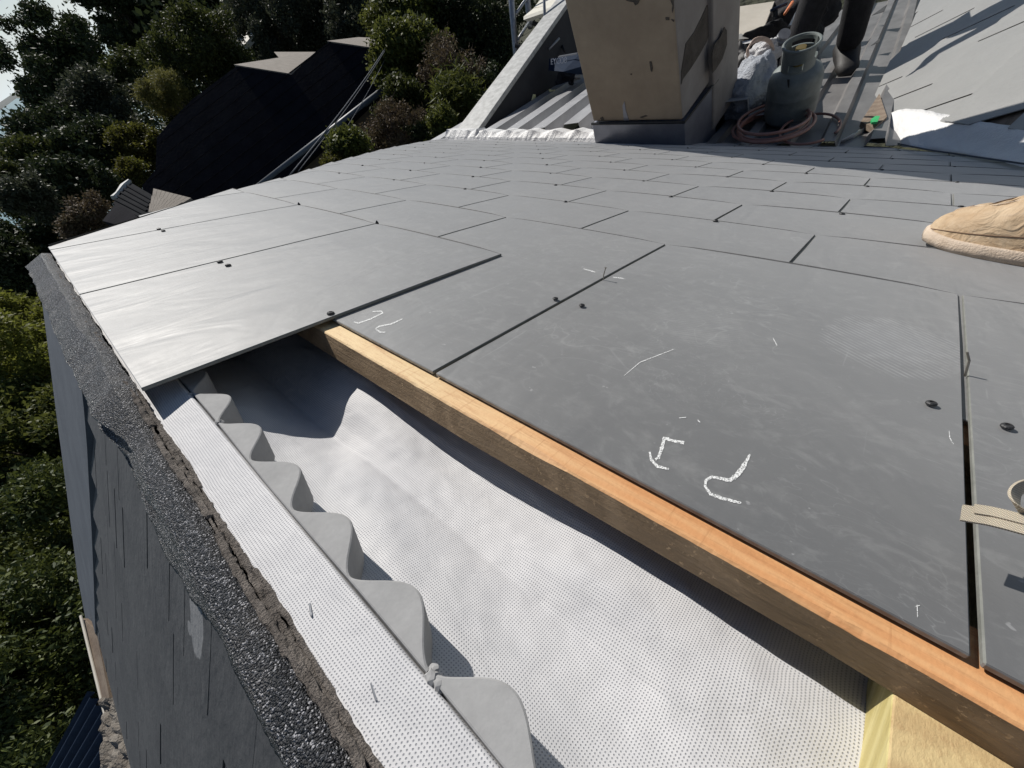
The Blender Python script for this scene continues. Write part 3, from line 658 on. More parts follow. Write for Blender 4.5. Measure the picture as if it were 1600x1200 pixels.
# house body below the roofs (keeps the ground behind it out of sight)
hb = empty('house_body', (-.6, 2.2, -5), 'painted house walls carrying the slate roofs', 'house')
V, Fc = hexa([(-1.6, -1.6, -6.5), (3, -1.6, -6.5), (3, 2.2, -6.5), (-2.6, 2.2, -6.5), (-1.6, -1.6, -1.75), (3, -1.6, -1.75), (3, 2.2, -1.95), (-2.6, 2.2, -1.95)]); mesh('wall', V, Fc, M['stucco'], hb)
# ================================================================== METAL ROOF beyond the slates
d2 = unit([-.15, .94, -.30]); e2 = unit(np.cross([0, 0, 1], d2)); n2 = np.cross(e2, d2); n2 = n2*np.sign(n2[2]); A2 = L(-1.0, 2.75)-n2*.01
def on2(x, y, h=0.): return on(x, y, A2+n2*h, n2)
def on2z(p, h=0.):                                            # drop a point vertically to the metal roof
    p = np.array(p, float); p[2] = A2[2]-((p-A2)[0]*n2[0]+(p-A2)[1]*n2[1])/n2[2]+h; return p
mr = empty('metal_roof', on2(1250, 190), 'dark ribbed metal roof carrying the gas cylinder, person and tools beyond the slates', 'roof')
def ribs(name, p0, p1, side0, side1, rdir, pitch, hgt, mat, flat=.5, off=0, y0=-.7, length=5.5):
    rdir = unit(rdir); ac = unit(np.cross(rdir, n2)); ac = ac if ac[0] > 0 else -ac
    prof = [(0, 0), (flat*pitch, 0), (flat*pitch+.09*pitch, 1), (pitch*.93, 1), (pitch, 0)]
    V = []; x = side0; xs_ = []
    while x < side1:
        for q, h in prof[:-1]: xs_.append((x+q, h*hgt))
        x += pitch
    ys = np.linspace(y0, length, 14)
    for q, h in xs_:
        for s_ in ys: V.append(p0+ac*q+rdir*s_+n2*(h+off+.004*noise.noise(Vector((q*3, s_*2, 0)))))
    k = len(ys); Fc = [(i*k+j, i*k+j+1, (i+1)*k+j+1, (i+1)*k+j) for i in range(len(xs_)-1) for j in range(k-1)]
    o = mesh(name, V, Fc, mat, mr); sm = o.modifiers.new('s', 'SOLIDIFY'); sm.thickness = .003; return o
rR = on2(1392, 11)-on2(1319, 180); pR = on2(1319, 180)
ribs('ribbed_sheet', pR, None, -1.85, .30, rR, .235, .042, M['metal'], .58)
hL = .14; rL = unit(on2(896, 133, hL)-on2(806.8, 193, hL)); pL = on2(806.8, 193, hL)-n2*.05; aL = np.cross(rL, n2); aL = aL if aL[0] > 0 else -aL
pt = abs(float((on2(878, 193, hL)-on2(806.8, 193, hL))@aL))/2
ribs('corrugated_sheet', pL, None, -pt*3, pt*8, rL, pt, pt*.34, M['metal2'], .42, .0, -.64, 3.2)
# ================================================================== WING ROOF (right)
n3 = unit([-.58, .1, .80]); P3 = L(-.1, 2.55)+n3*.03
def on3(x, y, h=0.): return on(x, y, P3+n3*h, n3)
g3 = unit((on3(1395, 60)-on3(1455, 27.6))/1.+unit(on3(1510.6, 169.7)-on3(1600, 140)))   # down slope (towards the left)
c3 = unit(np.cross(n3, g3)); c3 = c3 if c3[1] > 0 else -c3                                   # along the courses, away
wr = empty('wing_roof', on3(1480, 100), 'sunlit pale grey slate wing roof at upper right crossed by a person\'s shadow', 'roof')
O3 = on3(1378, 195)
def W3(u, v, w=0.): return O3+c3*u+g3*v+n3*w
def uv3(p): q = np.array(p)-O3; return float(q@c3), float(q@g3)
outline = [uv3(on3(*q)) for q in ((1378, 195), (1370, 150), (1374, 128), (1384, 106), (1440, 0))]
def pol3(P): return [W3(u, v, 0) for u, v in P]
Ws, Es = .68, .40; anchor = uv3(on3(1395, 60)); cnt3 = 0
th3 = math.atan2(outline[-1][1]-outline[0][1], outline[-1][0]-outline[0][0])
def tile3(u0, u1, vb, seed):
    rd_ = random.Random(seed); bm = bmesh.new(); Lt = Es*1.35; lift = .0; vs = {}
    for i in range(5):
        for j in range(2):
            for k in range(2):
                u = u0+(u1-u0)*i/4; v = vb-Lt*(1-j); wz = .006-(1-j)*Lt*.020*1.0+(.0018*math.sin(math.pi*i/4)*j)
                p = W3(u, v, wz-(.0050 if k == 0 else 0)+(.010 if 1 else 0)); vs[i, j, k] = bm.verts.new(p)
    for i in range(4):
        bm.faces.new((vs[i, 0, 1], vs[i+1, 0, 1], vs[i+1, 1, 1], vs[i, 1, 1])); bm.faces.new((vs[i, 0, 0], vs[i, 1, 0], vs[i+1, 1, 0], vs[i+1, 0, 0]))
        for j in range(2): bm.faces.new((vs[i, j, 0], vs[i+1, j, 0], vs[i+1, j, 1], vs[i, j, 1]))
    for i in (0, 4): bm.faces.new((vs[i, 0, 0], vs[i, 1, 0], vs[i, 1, 1], vs[i, 0, 1]))
    return bm
e0 = on3(1440, 0); eA = on3(1372, 150); eB = on3(1378, 195)
leftdir = unit(e0-eA); leftn = unit(np.cross(leftdir, n3)); leftn = leftn if leftn[0] < 0 else -leftn
vA, vB = on3(1432, 187), on3(1600, 208); vdir = unit(vB-vA); vn = unit(np.cross(vdir, n3)); vn = vn if vn@(on3(1450, 260)-vA) > 0 else -vn
vC, vD = on3(1378, 200), on3(1415, 170); vdir2 = unit(vD-vC); vn2 = unit(np.cross(vdir2, n3)); vn2 = vn2 if vn2@(on3(1400, 230)-vC) > 0 else -vn2
M['slate_far'] = M['slate_far']
for r in range(-12, 6):
    for c in range(-8, 22):
        vb = anchor[1]+r*Es; u1 = anchor[0]+(c+(.5 if r % 2 else 0))*Ws-.0055; u0 = u1-Ws+.016
        cen = W3((u0+u1)/2, vb-.1)
        if (cen-CP)@unit(e0-CP) < 0: continue
        if (cen-eA)@leftn > .30 or (cen-vA)@vn > .3 : continue
        bm = tile3(u0, u1, vb, r*50+c)
        cutbm(bm, Vector(eA+leftn*(.02*((r*7) % 3-1))), Vector(leftn))
        if len(bm.faces): cutbm(bm, Vector(vA), Vector(vn))
        if not len(bm.faces): bm.free(); continue
        if min((v.co-Vector(O3)).length for v in bm.verts) > 5.5: bm.free(); continue
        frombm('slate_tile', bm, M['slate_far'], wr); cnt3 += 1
V, Fc = slab([W3(.05, -.02, -.012), eA+n3*-.012, e0-n3*.012, e0+leftdir*3-n3*.012, e0+leftdir*3-g3*4, on3(1600, 205)-g3*3-n3*.012, on3(1600, 208)-n3*.012+vdir*1.5, vA-n3*.012], -n3*.02); 
mesh('roof_deck', V, Fc, M['oldwood'], wr)
# black slabs put in for the triangular shadows along its verge
for tri in ([(1362, 24), (1386, 7), (1381, 18)], [(1361, 71), (1377, 58), (1374, 66)]):
    V, Fc = slab([on3(x, y, .03) for x, y in tri], -n3*.004); mesh('verge_shadow', V, Fc, M['black'], wr)
# old timber and green packer at the foot of the wing roof
V, Fc = slab([on2(1345, 190, .05), on2(1374, 146, .06), on2(1386, 182, .06), on2(1366, 200, .05)], -n2*.03); tag(mesh('old_board', V, Fc, M['oldwood']), 'weathered brown board end at the foot of the wing roof beside the green packer', 'board')
V, Fc = slab([on2(1361, 186, .08), on2(1368, 181, .08), on2(1375, 181, .08), on2(1371, 190, .08), on2(1362, 191, .08)], -n2*.012); tag(mesh('green_packer', V, Fc, M['green']), 'small bright green plastic packer by the white valley membrane', 'packer')
# white valley membrane
val = empty('valley_membrane', on3(1430, 200), 'crumpled bright white membrane sheet lining the valley between the two slate roofs', 'membrane')
top = [(1316, 218), (1335, 208), (1352, 198), (1368, 190), (1385, 180), (1402, 171), (1413, 169), (1442, 170), (1475, 178), (1540, 190), (1612, 200)]
def q3(x, y): return on3(x, y, .004)
bot = [(1309, 222.5), (1335, 223), (1352, 222), (1372, 222), (1392, 224), (1410, 228), (1425, 231), (1450, 233), (1500, 240), (1550, 249), (1612, 262)]
V = []; m_ = 9
for (a_, b2) in zip(top, bot):
    A_ = on3(a_[0], a_[1], .036 if 1380 < a_[0] < 1460 else .012) if a_[0] > 1360 else on2(a_[0], a_[1], .03)
    x_, v_ = roofp(b2[0], b2[1], .012); B_ = L(x_, v_, .012)
    for k in range(m_):
        f = k/(m_-1); p = A_*(1-f)+B_*f; V.append(p+np.array([0, 0, 1])*(.035*math.sin(f*math.pi)*-.6+.008*noise.noise(Vector(p)*9)))
# densify along length
V2 = []; L_ = len(top); ss = 8
for i in range((L_-1)*ss+1):
    q = i/ss; i0 = min(int(q), L_-2); f = q-i0
    for k in range(m_):
        p = V[i0*m_+k]*(1-f)+V[(i0+1)*m_+k]*f; V2.append(p+n3*(.006*noise.noise(Vector(p)*14)+.003*noise.noise(Vector(p)*40)))
n = (L_-1)*ss+1; Fc = [(i*m_+k, i*m_+k+1, (i+1)*m_+k+1, (i+1)*m_+k) for i in range(n-1) for k in range(m_-1)]
o = mesh('membrane_sheet', V2, Fc, M['flash'], val, smooth=True); o.modifiers.new('s', 'SOLIDIFY').thickness = .002
V, Fc = ribbon([L(*roofp(x, y, .02), .02) for x, y in ((1335, 209), (1372, 217), (1410, 226), (1450, 234), (1510, 243), (1600, 256))], [NA]*6, .006, .004); mesh('membrane_fold', V, Fc, M['seam'] if False else M['flash2'], val)
# white scribed flashing where slates meet corrugated sheet
fl = empty('edge_flashing', L(-2.8, 2.48, .02), 'ragged bright white flashing strip at the foot of the corrugated sheet, left of the chimney', 'flashing')
V = []; n = 150
for i in range(n):
    px = 697+(987-697)*i/(n-1); base = L(*roofp(px, 217.5+3.5*max(0, (px-700))/290, .0)); 
    top_h = (.044+.014*math.sin((px-745)/36*2*math.pi)+.012*noise.noise(Vector((px*.11, 0, 0)))) if px > 745 else .055+.02*noise.noise(Vector((px*.1, 5, 0)))
    if px > 925: top_h *= max(.2, 1-(px-925)/70)
    V += [base+np.array([0, -.03, .004]), base+np.array([0, .0, .025+.006*noise.noise(Vector((px*.2, 0, 2)))]), base+np.array([0, .06, top_h]), base+np.array([0, .16, top_h*.7-.03])]
Fc = [(4*i+k, 4*i+4+k, 4*i+5+k, 4*i+1+k) for i in range(n-1) for k in range(3)]
o = mesh('flashing_strip', V, Fc, M['flash'], fl); o.modifiers.new('s', 'SOLIDIFY').thickness = .004
# ================================================================== CHIMNEY
ya = L(*roofp(932, 223)); PY = (0, 1, 0)
def cf(x, y): return on(x, y, ya, PY)
xb_ = cf(1071.5, 222.5)
def cs(x, y, dx=0.): return on(x, y, xb_+np.array([dx, 0, 0]), (1, 0, 0))
ch = empty('chimney', (cf(1000, 222)+np.array([0, .3, 0])), 'tan rendered chimney with peeling patches and a zinc apron round its foot', 'chimney')
def block(fl_, fr_, tl, tr, depth0, depth1, name, mat, par=ch, low=.35):
    dn = np.array([0, 0, -low]); D0 = np.array([0, depth0, 0]); D1 = np.array([0, depth1, 0])
    V, Fc = hexa([fl_+dn, fr_+dn, fr_+dn+D0, fl_+dn+D0, tl, tr, tr+D1, tl+D1]); return mesh(name, V, Fc, mat, par)
bl, br = cf(927, 190), cf(1067, 187.5); tl, tr = cf(882, 0), cf(1053.3, 0)
up = tl-bl; upr = tr-br; K = 3.6
dep_b = float((cs(1110, 150)-br)[1]); dep_t = float((cs(1110, 0)-tr)[1])
o = block(bl, br, bl+up*K, br+upr*K, .44, .46, 'stack', [M['render'], M['render2']], low=.0); o.data.polygons[3].material_index = 1
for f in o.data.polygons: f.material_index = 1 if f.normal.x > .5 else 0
bevel(o, .012, 2)
# wider rear pier seen on the right
pr = np.array([.0, .40, 0]); o = block(br+np.array([-.6, .40, .02]), br+np.array([.045, .40, .02]), br+upr*2.3+np.array([-.6, .40, 0]), br+upr*2.3+np.array([.045, .40, 0]), .42, .42, 'rear_pier', M['render2'], low=.35); bevel(o, .012)
# peeled patches on the side, thin raised edges
def patch(pts, fn, off, mat, name='peeled_patch', th=.006):
    V, Fc = slab([fn(x, y) for x, y in pts], off); return mesh(name, V, Fc, mat, ch)
sx_ = lambda x, y: on(x, y, br+np.array([.0, 0, 0]), unit(np.cross(upr, [0, 1, 0])))
patch([(1104, 8), (1110, 5), (1112, 22), (1111, 42), (1103, 66), (1092, 86), (1078, 108), (1066, 124), (1064, 132), (1064, 112), (1071, 68), (1084, 50), (1096, 26)], sx_, XA*.004, M['bare'])
patch([(1125, 58), (1131, 42), (1135, 48), (1135, 70), (1128, 92), (1118, 108), (1113, 114), (1112, 84), (1116, 68)], lambda x, y: on(x, y, br+np.array([.047, 0, 0]), unit(np.cross(upr, [0, 1, 0]))), XA*.004, M['bare'])
cfm = lambda x, y: on(x, y, bl, unit(np.cross(up, [1, 0, 0])))
for pts in ([(1015, 96), (1018, 96), (1020, 106), (1019, 112), (1017, 110)], [(978, 0), (1000, 0), (997, 6), (993, 8), (990, 3), (984, 2)], [(1048, 0), (1053, 0), (1053, 12), (1051, 20), (1050, 14), (1051, 8)], [(1049, 30), (1054, 31), (1053, 34)], [(985, 115), (988, 115), (987, 117)], [(938, 184), (942, 182), (944, 187), (940, 188)], [(1000, 183), (1008, 180), (1012, 181), (1004, 184)], [(1040, 27), (1046, 27), (1046, 31), (1041, 31)]):
    patch(pts, cfm, np.array([0, -.004, 0]), M['bare'], 'chip')
patch([(976, 158), (978, 172), (983, 188), (975, 188), (973, 165)], cfm, np.array([0, -.003, 0]), M['zinc'], 'render_smear')
# zinc apron, a little proud of the stack
fb = np.array([0, -.02, 0]); fl0, fr0 = cf(931, 223)+fb, cf(1071, 222)+fb+np.array([.02, 0, 0]); fl1, fr1 = cf(927, 191.5)+fb, cf(1067, 188.6)+fb+np.array([.02, 0, 0])
V, Fc = hexa([fl0-[0, 0, .2], fr0-[0, 0, .2], fr0+[0, .5, -.5], fl0+[0, .5, -.5], fl1, fr1, fr1+[0, .5, -.03], fl1+[0, .5, -.03]])
o = mesh('apron', V, Fc, M['zinc'], ch); bevel(o, .006)
V, Fc = tube([fl1+[0, -.002, .004], fr1+[.002, -.002, .004], fr1+[.004, .5, -.02]], .009, 6); mesh('sealant_line', V, Fc, M['black'], ch)
# ================================================================== PARAPET, SCAFFOLD
zt = float(L(-3.76, 2.36)[2])-.15
hz = lambda x, y: on(x, y, (0, 0, zt), (0, 0, 1))
pa = empty('parapet', hz(720, 212), 'long lichen stained parapet cap running away beside the corrugated sheet', 'parapet')
a_, b2 = hz(706, 212), hz(739, 213); c_, d_ = hz(868, 30), hz(843, 33); ext = (c_-b2)*.5
P = [a_, b2, c_+ext, d_+(d_-a_)*.5]
V, Fc = slab(P, [0, 0, -.05]); o = mesh('coping', V, Fc, M['parapet'], pa); bevel(o, .006)
V, Fc = slab([p+np.array([0, 0, -.05]) for p in (P[0]+[.03, 0, 0], P[1]-[.03, 0, 0], P[2]-[.03, 0, 0], P[3]+[.03, 0, 0])], [0, 0, -1.6]); mesh('wall', V, Fc, M['pwall'], pa)
sc = empty('scaffold', zp(806, 80, 6.2), 'galvanised scaffold tubes and pale plank standing behind the parapet', 'scaffold')
def pole(name, a_, b2, d0, d1, r, k=1.0, mat='steel'):
    A_ = zp(*a_, d0); B_ = zp(*b2, d1); V, Fc = tube([A_, A_+(B_-A_)*k], r, 10); return mesh(name, V, Fc, M[mat], sc, smooth=True)
pole('standard', (807, 95), (799, 0), 5.9, 5.9, .045, 3); pole('standard', (829, 42), (824, 0), 6.4, 6.4, .05, 5); pole('standard', (855, 122), (851, 20), 5.2, 5.2, .018, 3)
pole('brace', (806, 22), (824, -4), 5.9, 6.3, .022, 3); pole('brace', (808, 64), (826, 36), 5.9, 6.3, .02, 1.); pole('brace', (858, 77), (874, 60), 5.0, 5.0, .012, 1)
pole('ledger', (864, 96), (905, 90), 5.0, 5.0, .016, 1.4); pole('ledger', (868, 45), (882, 80), 5.6, 5.2, .015, 1, 'black')
V, Fc = slab([zp(818, 31, 5.7), zp(818, 26, 5.7), zp(836, 11, 5.9), zp(884, 3, 5.2), zp(884, 9, 5.2)], np.array([.03, .05, -.05])); mesh('plank', V, Fc, M['plank'], sc)
V, Fc = slab([zp(834, 12, 5.85), zp(850, -8, 6.4), zp(905, -12, 5.6), zp(886, 4, 5.2)], np.array([0, 0, -.03])); mesh('plank', V, Fc, M['plank'], sc)
for q in ((809, 73, 822, 76, 5.75), (836, 38, 848, 41, 5.95)):  # black tubes standing in for shadow bands across the parapet cap
    V, Fc = tube([zp(q[0]-4, q[1]-2, q[4]), zp(q[2]+1, q[3], q[4])], .028, 8); mesh('shadow_band', V, Fc, M['black'], sc)
# ================================================================== THINGS ON THE METAL ROOF
def blob(name, c, rad, mat, parent=None, seed=0, amp=.35, fr=2.2, sub=4, squash=None, label=None, cat=None, group=None):
    bm = bmesh.new(); bmesh.ops.create_icosphere(bm, subdivisions=sub, radius=1)
    for v in bm.verts:
        q = v.co.copy(); k = 1+amp*noise.noise(q*fr+Vector((seed, 0, 0)))+amp*.4*noise.noise(q*fr*3+Vector((0, seed, 0)))+amp*.25*abs(noise.noise(q*fr*5+Vector((0, 0, seed))))
        v.co = Vector(c)+Vector((q.x*rad[0]*k, q.y*rad[1]*k, q.z*rad[2]*k))
    o = frombm(name, bm, mat, parent, smooth=True)
    if label: tag(o, label, cat, group)
    return o
GB = on2z(on2(1232, 181, .05), .045); dG = float(((GB-CP)@R)[2]); rG = 34/F*dG
gc = empty('gas_cylinder', GB, 'scuffed grey gas cylinder with a handled collar standing in shade on the ribbed roof', 'gas cylinder')
H_ = rG*2.15
V, Fc = lathe(GB, [(.0, rG*.55), (.01, rG*.78), (rG*.12, rG*.95), (rG*.25, rG), (H_*.4, rG), (H_*.53, rG), (H_*.545, rG*1.01), (H_*.56, rG*1.01), (H_*.575, rG), (H_*.7, rG), (H_*.80, rG*.985), (H_*.9, rG*.88), (H_*.97, rG*.62), (H_, rG*.3)], 48)
mesh('body', V, Fc, M['gas'], gc, smooth=True)
V, Fc = lathe(GB-[0, 0, .03], [(0, rG*.7), (.045, rG*.72)], 32); mesh('foot_ring', V, Fc, M['gas'], gc)
# collar: open ring wall with cut-outs
V, Fc = [], []; nC = 56; rc = rG*.60; z0, z1 = H_*.86, H_*1.36
levels = [z0, z0+(z1-z0)*.30, z0+(z1-z0)*.55, z0+(z1-z0)*.72, z0+(z1-z0)*.88, z1]
for k in range(nC):
    a = 2*math.pi*k/nC
    for z in levels:
        fl_ = 1+.06*(z-z0)/(z1-z0); V.append(GB+np.array([rc*fl_*math.cos(a), rc*fl_*math.sin(a), z]))
for k in range(nC):
    a = math.degrees(2*math.pi*(k+.5)/nC) % 360
    for j in range(5):
        toward = (abs(((a-275)+180) % 360-180) < 26 and j == 1) or (abs(((a-95)+180) % 360-180) < 45 and j == 3) or (abs(((a-10)+180) % 360-180) < 30 and j in (2, 3, 4))
        if toward: continue
        nl = len(levels); Fc.append((k*nl+j, ((k+1) % nC)*nl+j, ((k+1) % nC)*nl+j+1, k*nl+j+1))
o = mesh('collar', V, Fc, M['gas'], gc); o.modifiers.new('s', 'SOLIDIFY').thickness = .012
V, Fc = tube([GB+np.array([rc*1.06*math.cos(a), rc*1.06*math.sin(a), z1]) for a in np.linspace(0, 2*math.pi, 40)[:-1]], .009, 8, True); mesh('rim', V, Fc, M['gas'], gc)
V, Fc = lathe(GB+[0, 0, H_*.98], [(0, .03), (.05, .03), (.052, .018), (.09, .018), (.092, .03), (.11, .03)], 16); mesh('valve', V, Fc, simple('brass', (.4, .3, .12), (.5, .38, .17), 20, .35, .1, .001, .8), gc)
V, Fc = slab([on(x, y, GB+np.array([0, -rG*.99, 0]), (-.15, 1, 0)) for x, y in ((1230, 124), (1234, 124), (1233, 138), (1231, 134))], [0, -.003, 0]); mesh('paint_run', V, Fc, M['black'], gc)
# sacks
s1 = on2z(on2(1165, 180), .0); dS = float(((s1-CP)@R)[2])
def sz(px, d): return px/F*d
def sack(name, pxy, d, rpx, label, cat, mat, seed, amp=.3, rot=None):
    c = zp(*pxy, d); r_ = [sz(k, d) for k in rpx]; 
    bm = bmesh.new(); bmesh.ops.create_icosphere(bm, subdivisions=5, radius=1)
    for v in bm.verts:
        q = v.co.copy(); k = 1+amp*noise.noise(q*1.7+Vector((seed, 0, 0)))+amp*.45*abs(noise.noise(q*4+Vector((seed, 3, 0))))+amp*.2*abs(noise.noise(q*9+Vector((seed, 3, 0))))
        p = R[:, 0]*q.x*r_[0]*k+R[:, 1]*q.y*r_[1]*k+R[:, 2]*q.z*r_[2]*k
        if rot: 
            ca, sa = math.cos(rot), math.sin(rot); p = R[:, 0]*(q.x*r_[0]*k*ca-q.y*r_[1]*k*sa)+R[:, 1]*(q.x*r_[0]*k*sa+q.y*r_[1]*k*ca)+R[:, 2]*q.z*r_[2]*k
        v.co = Vector(c+p)
    return tag(frombm(name, bm, mat, smooth=True), label, cat)
sack('sack', (1168, 140), dG*1.06, (34, 44, 34), 'slumped white plastic sack leaning on the left side of the gas cylinder', 'sack', M['sack'], 3, .32, .55)
M['sackw'] = simple('white_sack', (.62, .62, .63), (.75, .75, .76), 14, .5, 1., .02)
sack('sack', (1190, 92), dG*1.16, (30, 18, 24), 'small bright white crumpled sack under the coiled cable', 'sack', M['sackw'], 8, .4, -.3)
cbl = zp(1188, 84, dG*1.10)
V, Fc = tube([cbl+R[:, 0]*sz(30, dG)*math.cos(a)*(1+.05*math.sin(a*2.3))+R[:, 1]*sz(13, dG)*math.sin(a)+R[:, 1]*sz(-8, dG)*math.cos(a)+np.array([0, 0, .01])*(a/6)+R[:, 2]*.08*math.sin(a+1) for a in np.linspace(0, 6*math.pi+2, 90)], .007, 6)
tag(mesh('cable', V, Fc, M['rope'], smooth=True), 'pinkish coiled cable lying on the small white sack', 'cable')
jar = zp(1217, 72, dG*1.15); V, Fc = lathe(jar, [(0, .05), (.09, .05), (.092, .045), (.12, .045)], 20, (.3, -.3, .8)); tag(mesh('tin', V, Fc, M['steel']), 'shiny upright tin beside the cylinder collar', 'tin')
# hose coil in the shade in front
hc = on2(1208, 200, .06)
V, Fc = tube([hc+e2*sz(47-5*math.sin(a*.37), 3)*math.cos(a)+d2*.36*math.sin(a)*(1+.08*math.cos(a*.7))+n2*(.012*math.sin(a*.31)+.012*(a/6)) for a in np.linspace(0, 8*math.pi+1.5, 150)], .010, 8)
tag(mesh('hose', V, Fc, M['hose'], smooth=True), 'loosely coiled red rubber hose lying in shade before the gas cylinder', 'hose')
hc2 = on2(1265, 200, .06)
V, Fc = tube([hc2+e2*sz(34, 3)*math.cos(a)+d2*.32*math.sin(a) for a in np.linspace(-2.2, 3.6, 50)], .008, 8); tag(mesh('hose', V, Fc, M['hose'], smooth=True), 'single dark loop of hose reaching right towards the valley', 'hose')
# board leaning beyond
bd = empty('leaning_board', zp(1165, 55, 3.9), 'large beige board lying tilted beyond the sacks, right of the chimney', 'board')
V, Fc = slab([zp(1128, 14, 4.3), zp(1210, 2, 4.3), zp(1188, 57, 3.8), zp(1128, 68, 3.8)], np.array([.0, .01, -.02])); mesh('panel', V, Fc, M['board'], bd)
V, Fc = slab([zp(1134, 63, 3.72), zp(1158, 52, 3.84), zp(1170, 60, 3.74)], np.array([0, 0, -.003])); mesh('offcut', V, Fc, simple('grey_offcut', (.30, .29, .27), (.36, .35, .33), 8), bd)
V, Fc = slab([zp(1130, 70, 3.75), zp(1189, 59, 3.75), zp(1189, 63, 3.72), zp(1130, 76, 3.72)], np.array([0, .02, -.01])); mesh('metal_edge', V, Fc, M['flash'], bd)
sack('tool_bag', (1182, 80), 4.0, (52, 16, 40), 'open black tool bag between board and gas cylinder', 'bag', M['cloth'], 5, .4, -.25)
sack('tool_bag', (1245, 35), 4.4, (42, 40, 40), 'dark heap of tool bags beside the standing person', 'bag', M['cloth'], 9, .5, -.7)
sack('jacket', (1150, 108), dG*1.2, (26, 30, 20), 'dark brown cloth jacket tucked between chimney and white sack', 'jacket', M['boot'], 4, .5, .4)
for i, (a_, b2, mt, lb, ct) in enumerate((((1238, 4), (1226, 22), 'orange', 'orange handled tool at the top edge above the bags', 'tool'), ((1245, 20), (1222, 64), 'steel', 'long steel bar leaning across the black bags', 'bar'), ((1228, 6), (1205, 16), 'navy', 'blue tool handle above the beige board', 'tool'))):
    V, Fc = tube([zp(*a_, 4.0), zp(*b2, 3.8)], [.016, .012], 8); tag(mesh('tool', V, Fc, M[mt], smooth=True), lb, ct)
ndl = [tube([zp(1131+rng.random()*14, 10-rng.random()*8, 4.4), zp(1140+rng.random()*20, -4-rng.random()*6, 4.6)], .006, 5) for _ in range(12)]
V, Fc = join(*ndl); tag(mesh('offcut_pile', V, Fc, M['cream']), 'thin pale offcuts heaped above the beige board', 'offcuts', kind='stuff')
# small debris on the corrugated sheet
def chip(px, d, sx, mat, lb, ct, seed=0): 
    bm = bmesh.new(); bmesh.ops.create_cube(bm, size=1); bmesh.ops.subdivide_edges(bm, edges=bm.edges[:], cuts=3, use_grid_fill=True)
    for v in bm.verts:
        q = v.co.copy(); k = 1+.5*noise.noise(q*3+Vector((seed, 0, 0))); v.co = Vector(on2(*px, .20)+(R[:, 0]*q.x*sz(sx[0], d)+R[:, 1]*q.y*sz(sx[1], d))*k+R[:, 2]*q.z*sz(sx[1], d)*k)
    return tag(frombm('rag' if ct == 'rag' else ct.replace(' ', '_'), bm, mat), lb, ct)
chip((826, 155), 5.0, (19, 9), M['paleyellow'], 'pale yellow glove on the shaded corrugated sheet, lowest of the dropped things', 'glove', 2)
chip((847, 142), 5.0, (13, 8), M['yellow'], 'bright yellow glove lying above the pale yellow one', 'glove', 5)
chip((850, 136), 5.1, (5, 4), M['paleyellow'], 'tiny pale scrap on top of the bright yellow glove', 'scrap', 7)
chip((862, 143), 5.0, (8, 4), M['paleyellow'], 'small pale yellow scrap right of the yellow glove', 'scrap', 1)
chip((866, 128), 5.1, (7, 12), M['gas'], 'dusty grey hand tool upright behind the gloves', 'hand tool', 3)
chip((882, 128), 5.0, (28, 20), M['cloth'], 'black bundle of strapping between gloves and chimney', 'strapping', 4)
chip((896, 111), 4.9, (22, 5), M['board'], 'pale cream timber offcut leaning against the chimney side', 'offcut', 6)
chip((893, 118), 4.9, (9, 6), M['sackw'], 'white folded paper below the cream offcut', 'paper', 9)
chip((902, 121), 4.8, (9, 5), M['board'], 'small beige block right of the folded paper', 'block', 10)
cs_ = empty('tool_case', zp(885, 100, 4.9), 'navy blue tool case with pale lettering left of the chimney', 'case')
V, Fc = slab([zp(858, 92, 4.95), zp(906, 84, 4.8), zp(908, 104, 4.7), zp(880, 112, 4.7), zp(857, 110, 4.9)], np.array([.1, .2, -.15])); mesh('case_body', V, Fc, M['navy'], cs_)
V, Fc = slab([zp(872, 88.5, 4.82), zp(901, 83.5, 4.74), zp(901, 85.5, 4.74), zp(872, 90.2, 4.82)], np.array([.01, .02, -.0])); mesh('lid_edge', V, Fc, M['flash2'], cs_)
cu = bpy.data.curves.new('lettering', 'FONT'); cu.body = 'EYCO8'; cu.size = .075; cu.extrude = .002
tmp = bpy.data.objects.new('tmp', cu); COL.objects.link(tmp); bpy.context.view_layer.update()
lm = bpy.data.meshes.new_from_object(tmp.evaluated_get(bpy.context.evaluated_depsgraph_get())); bpy.data.objects.remove(tmp)
to = bpy.data.objects.new('lettering', lm); COL.objects.link(to); lm.materials.clear(); lm.materials.append(M['greytext'])
zx = unit(zp(876, 94, 4.8)-zp(860, 96, 4.9)); zn = -unit(ray(868, 97)); zy = unit(np.cross(zn, zx)); zn = np.cross(zx, zy)
mw = Matrix.Identity(4); p0 = zp(860.5, 101, 4.55)
for i in range(3): mw[i][0] = zx[i]; mw[i][1] = zy[i]; mw[i][2] = zn[i]; mw[i][3] = p0[i]
to.matrix_world = mw; to.parent = cs_; to.matrix_parent_inverse = Matrix.Translation(-Vector(cs_.location)); to.matrix_basis = mw
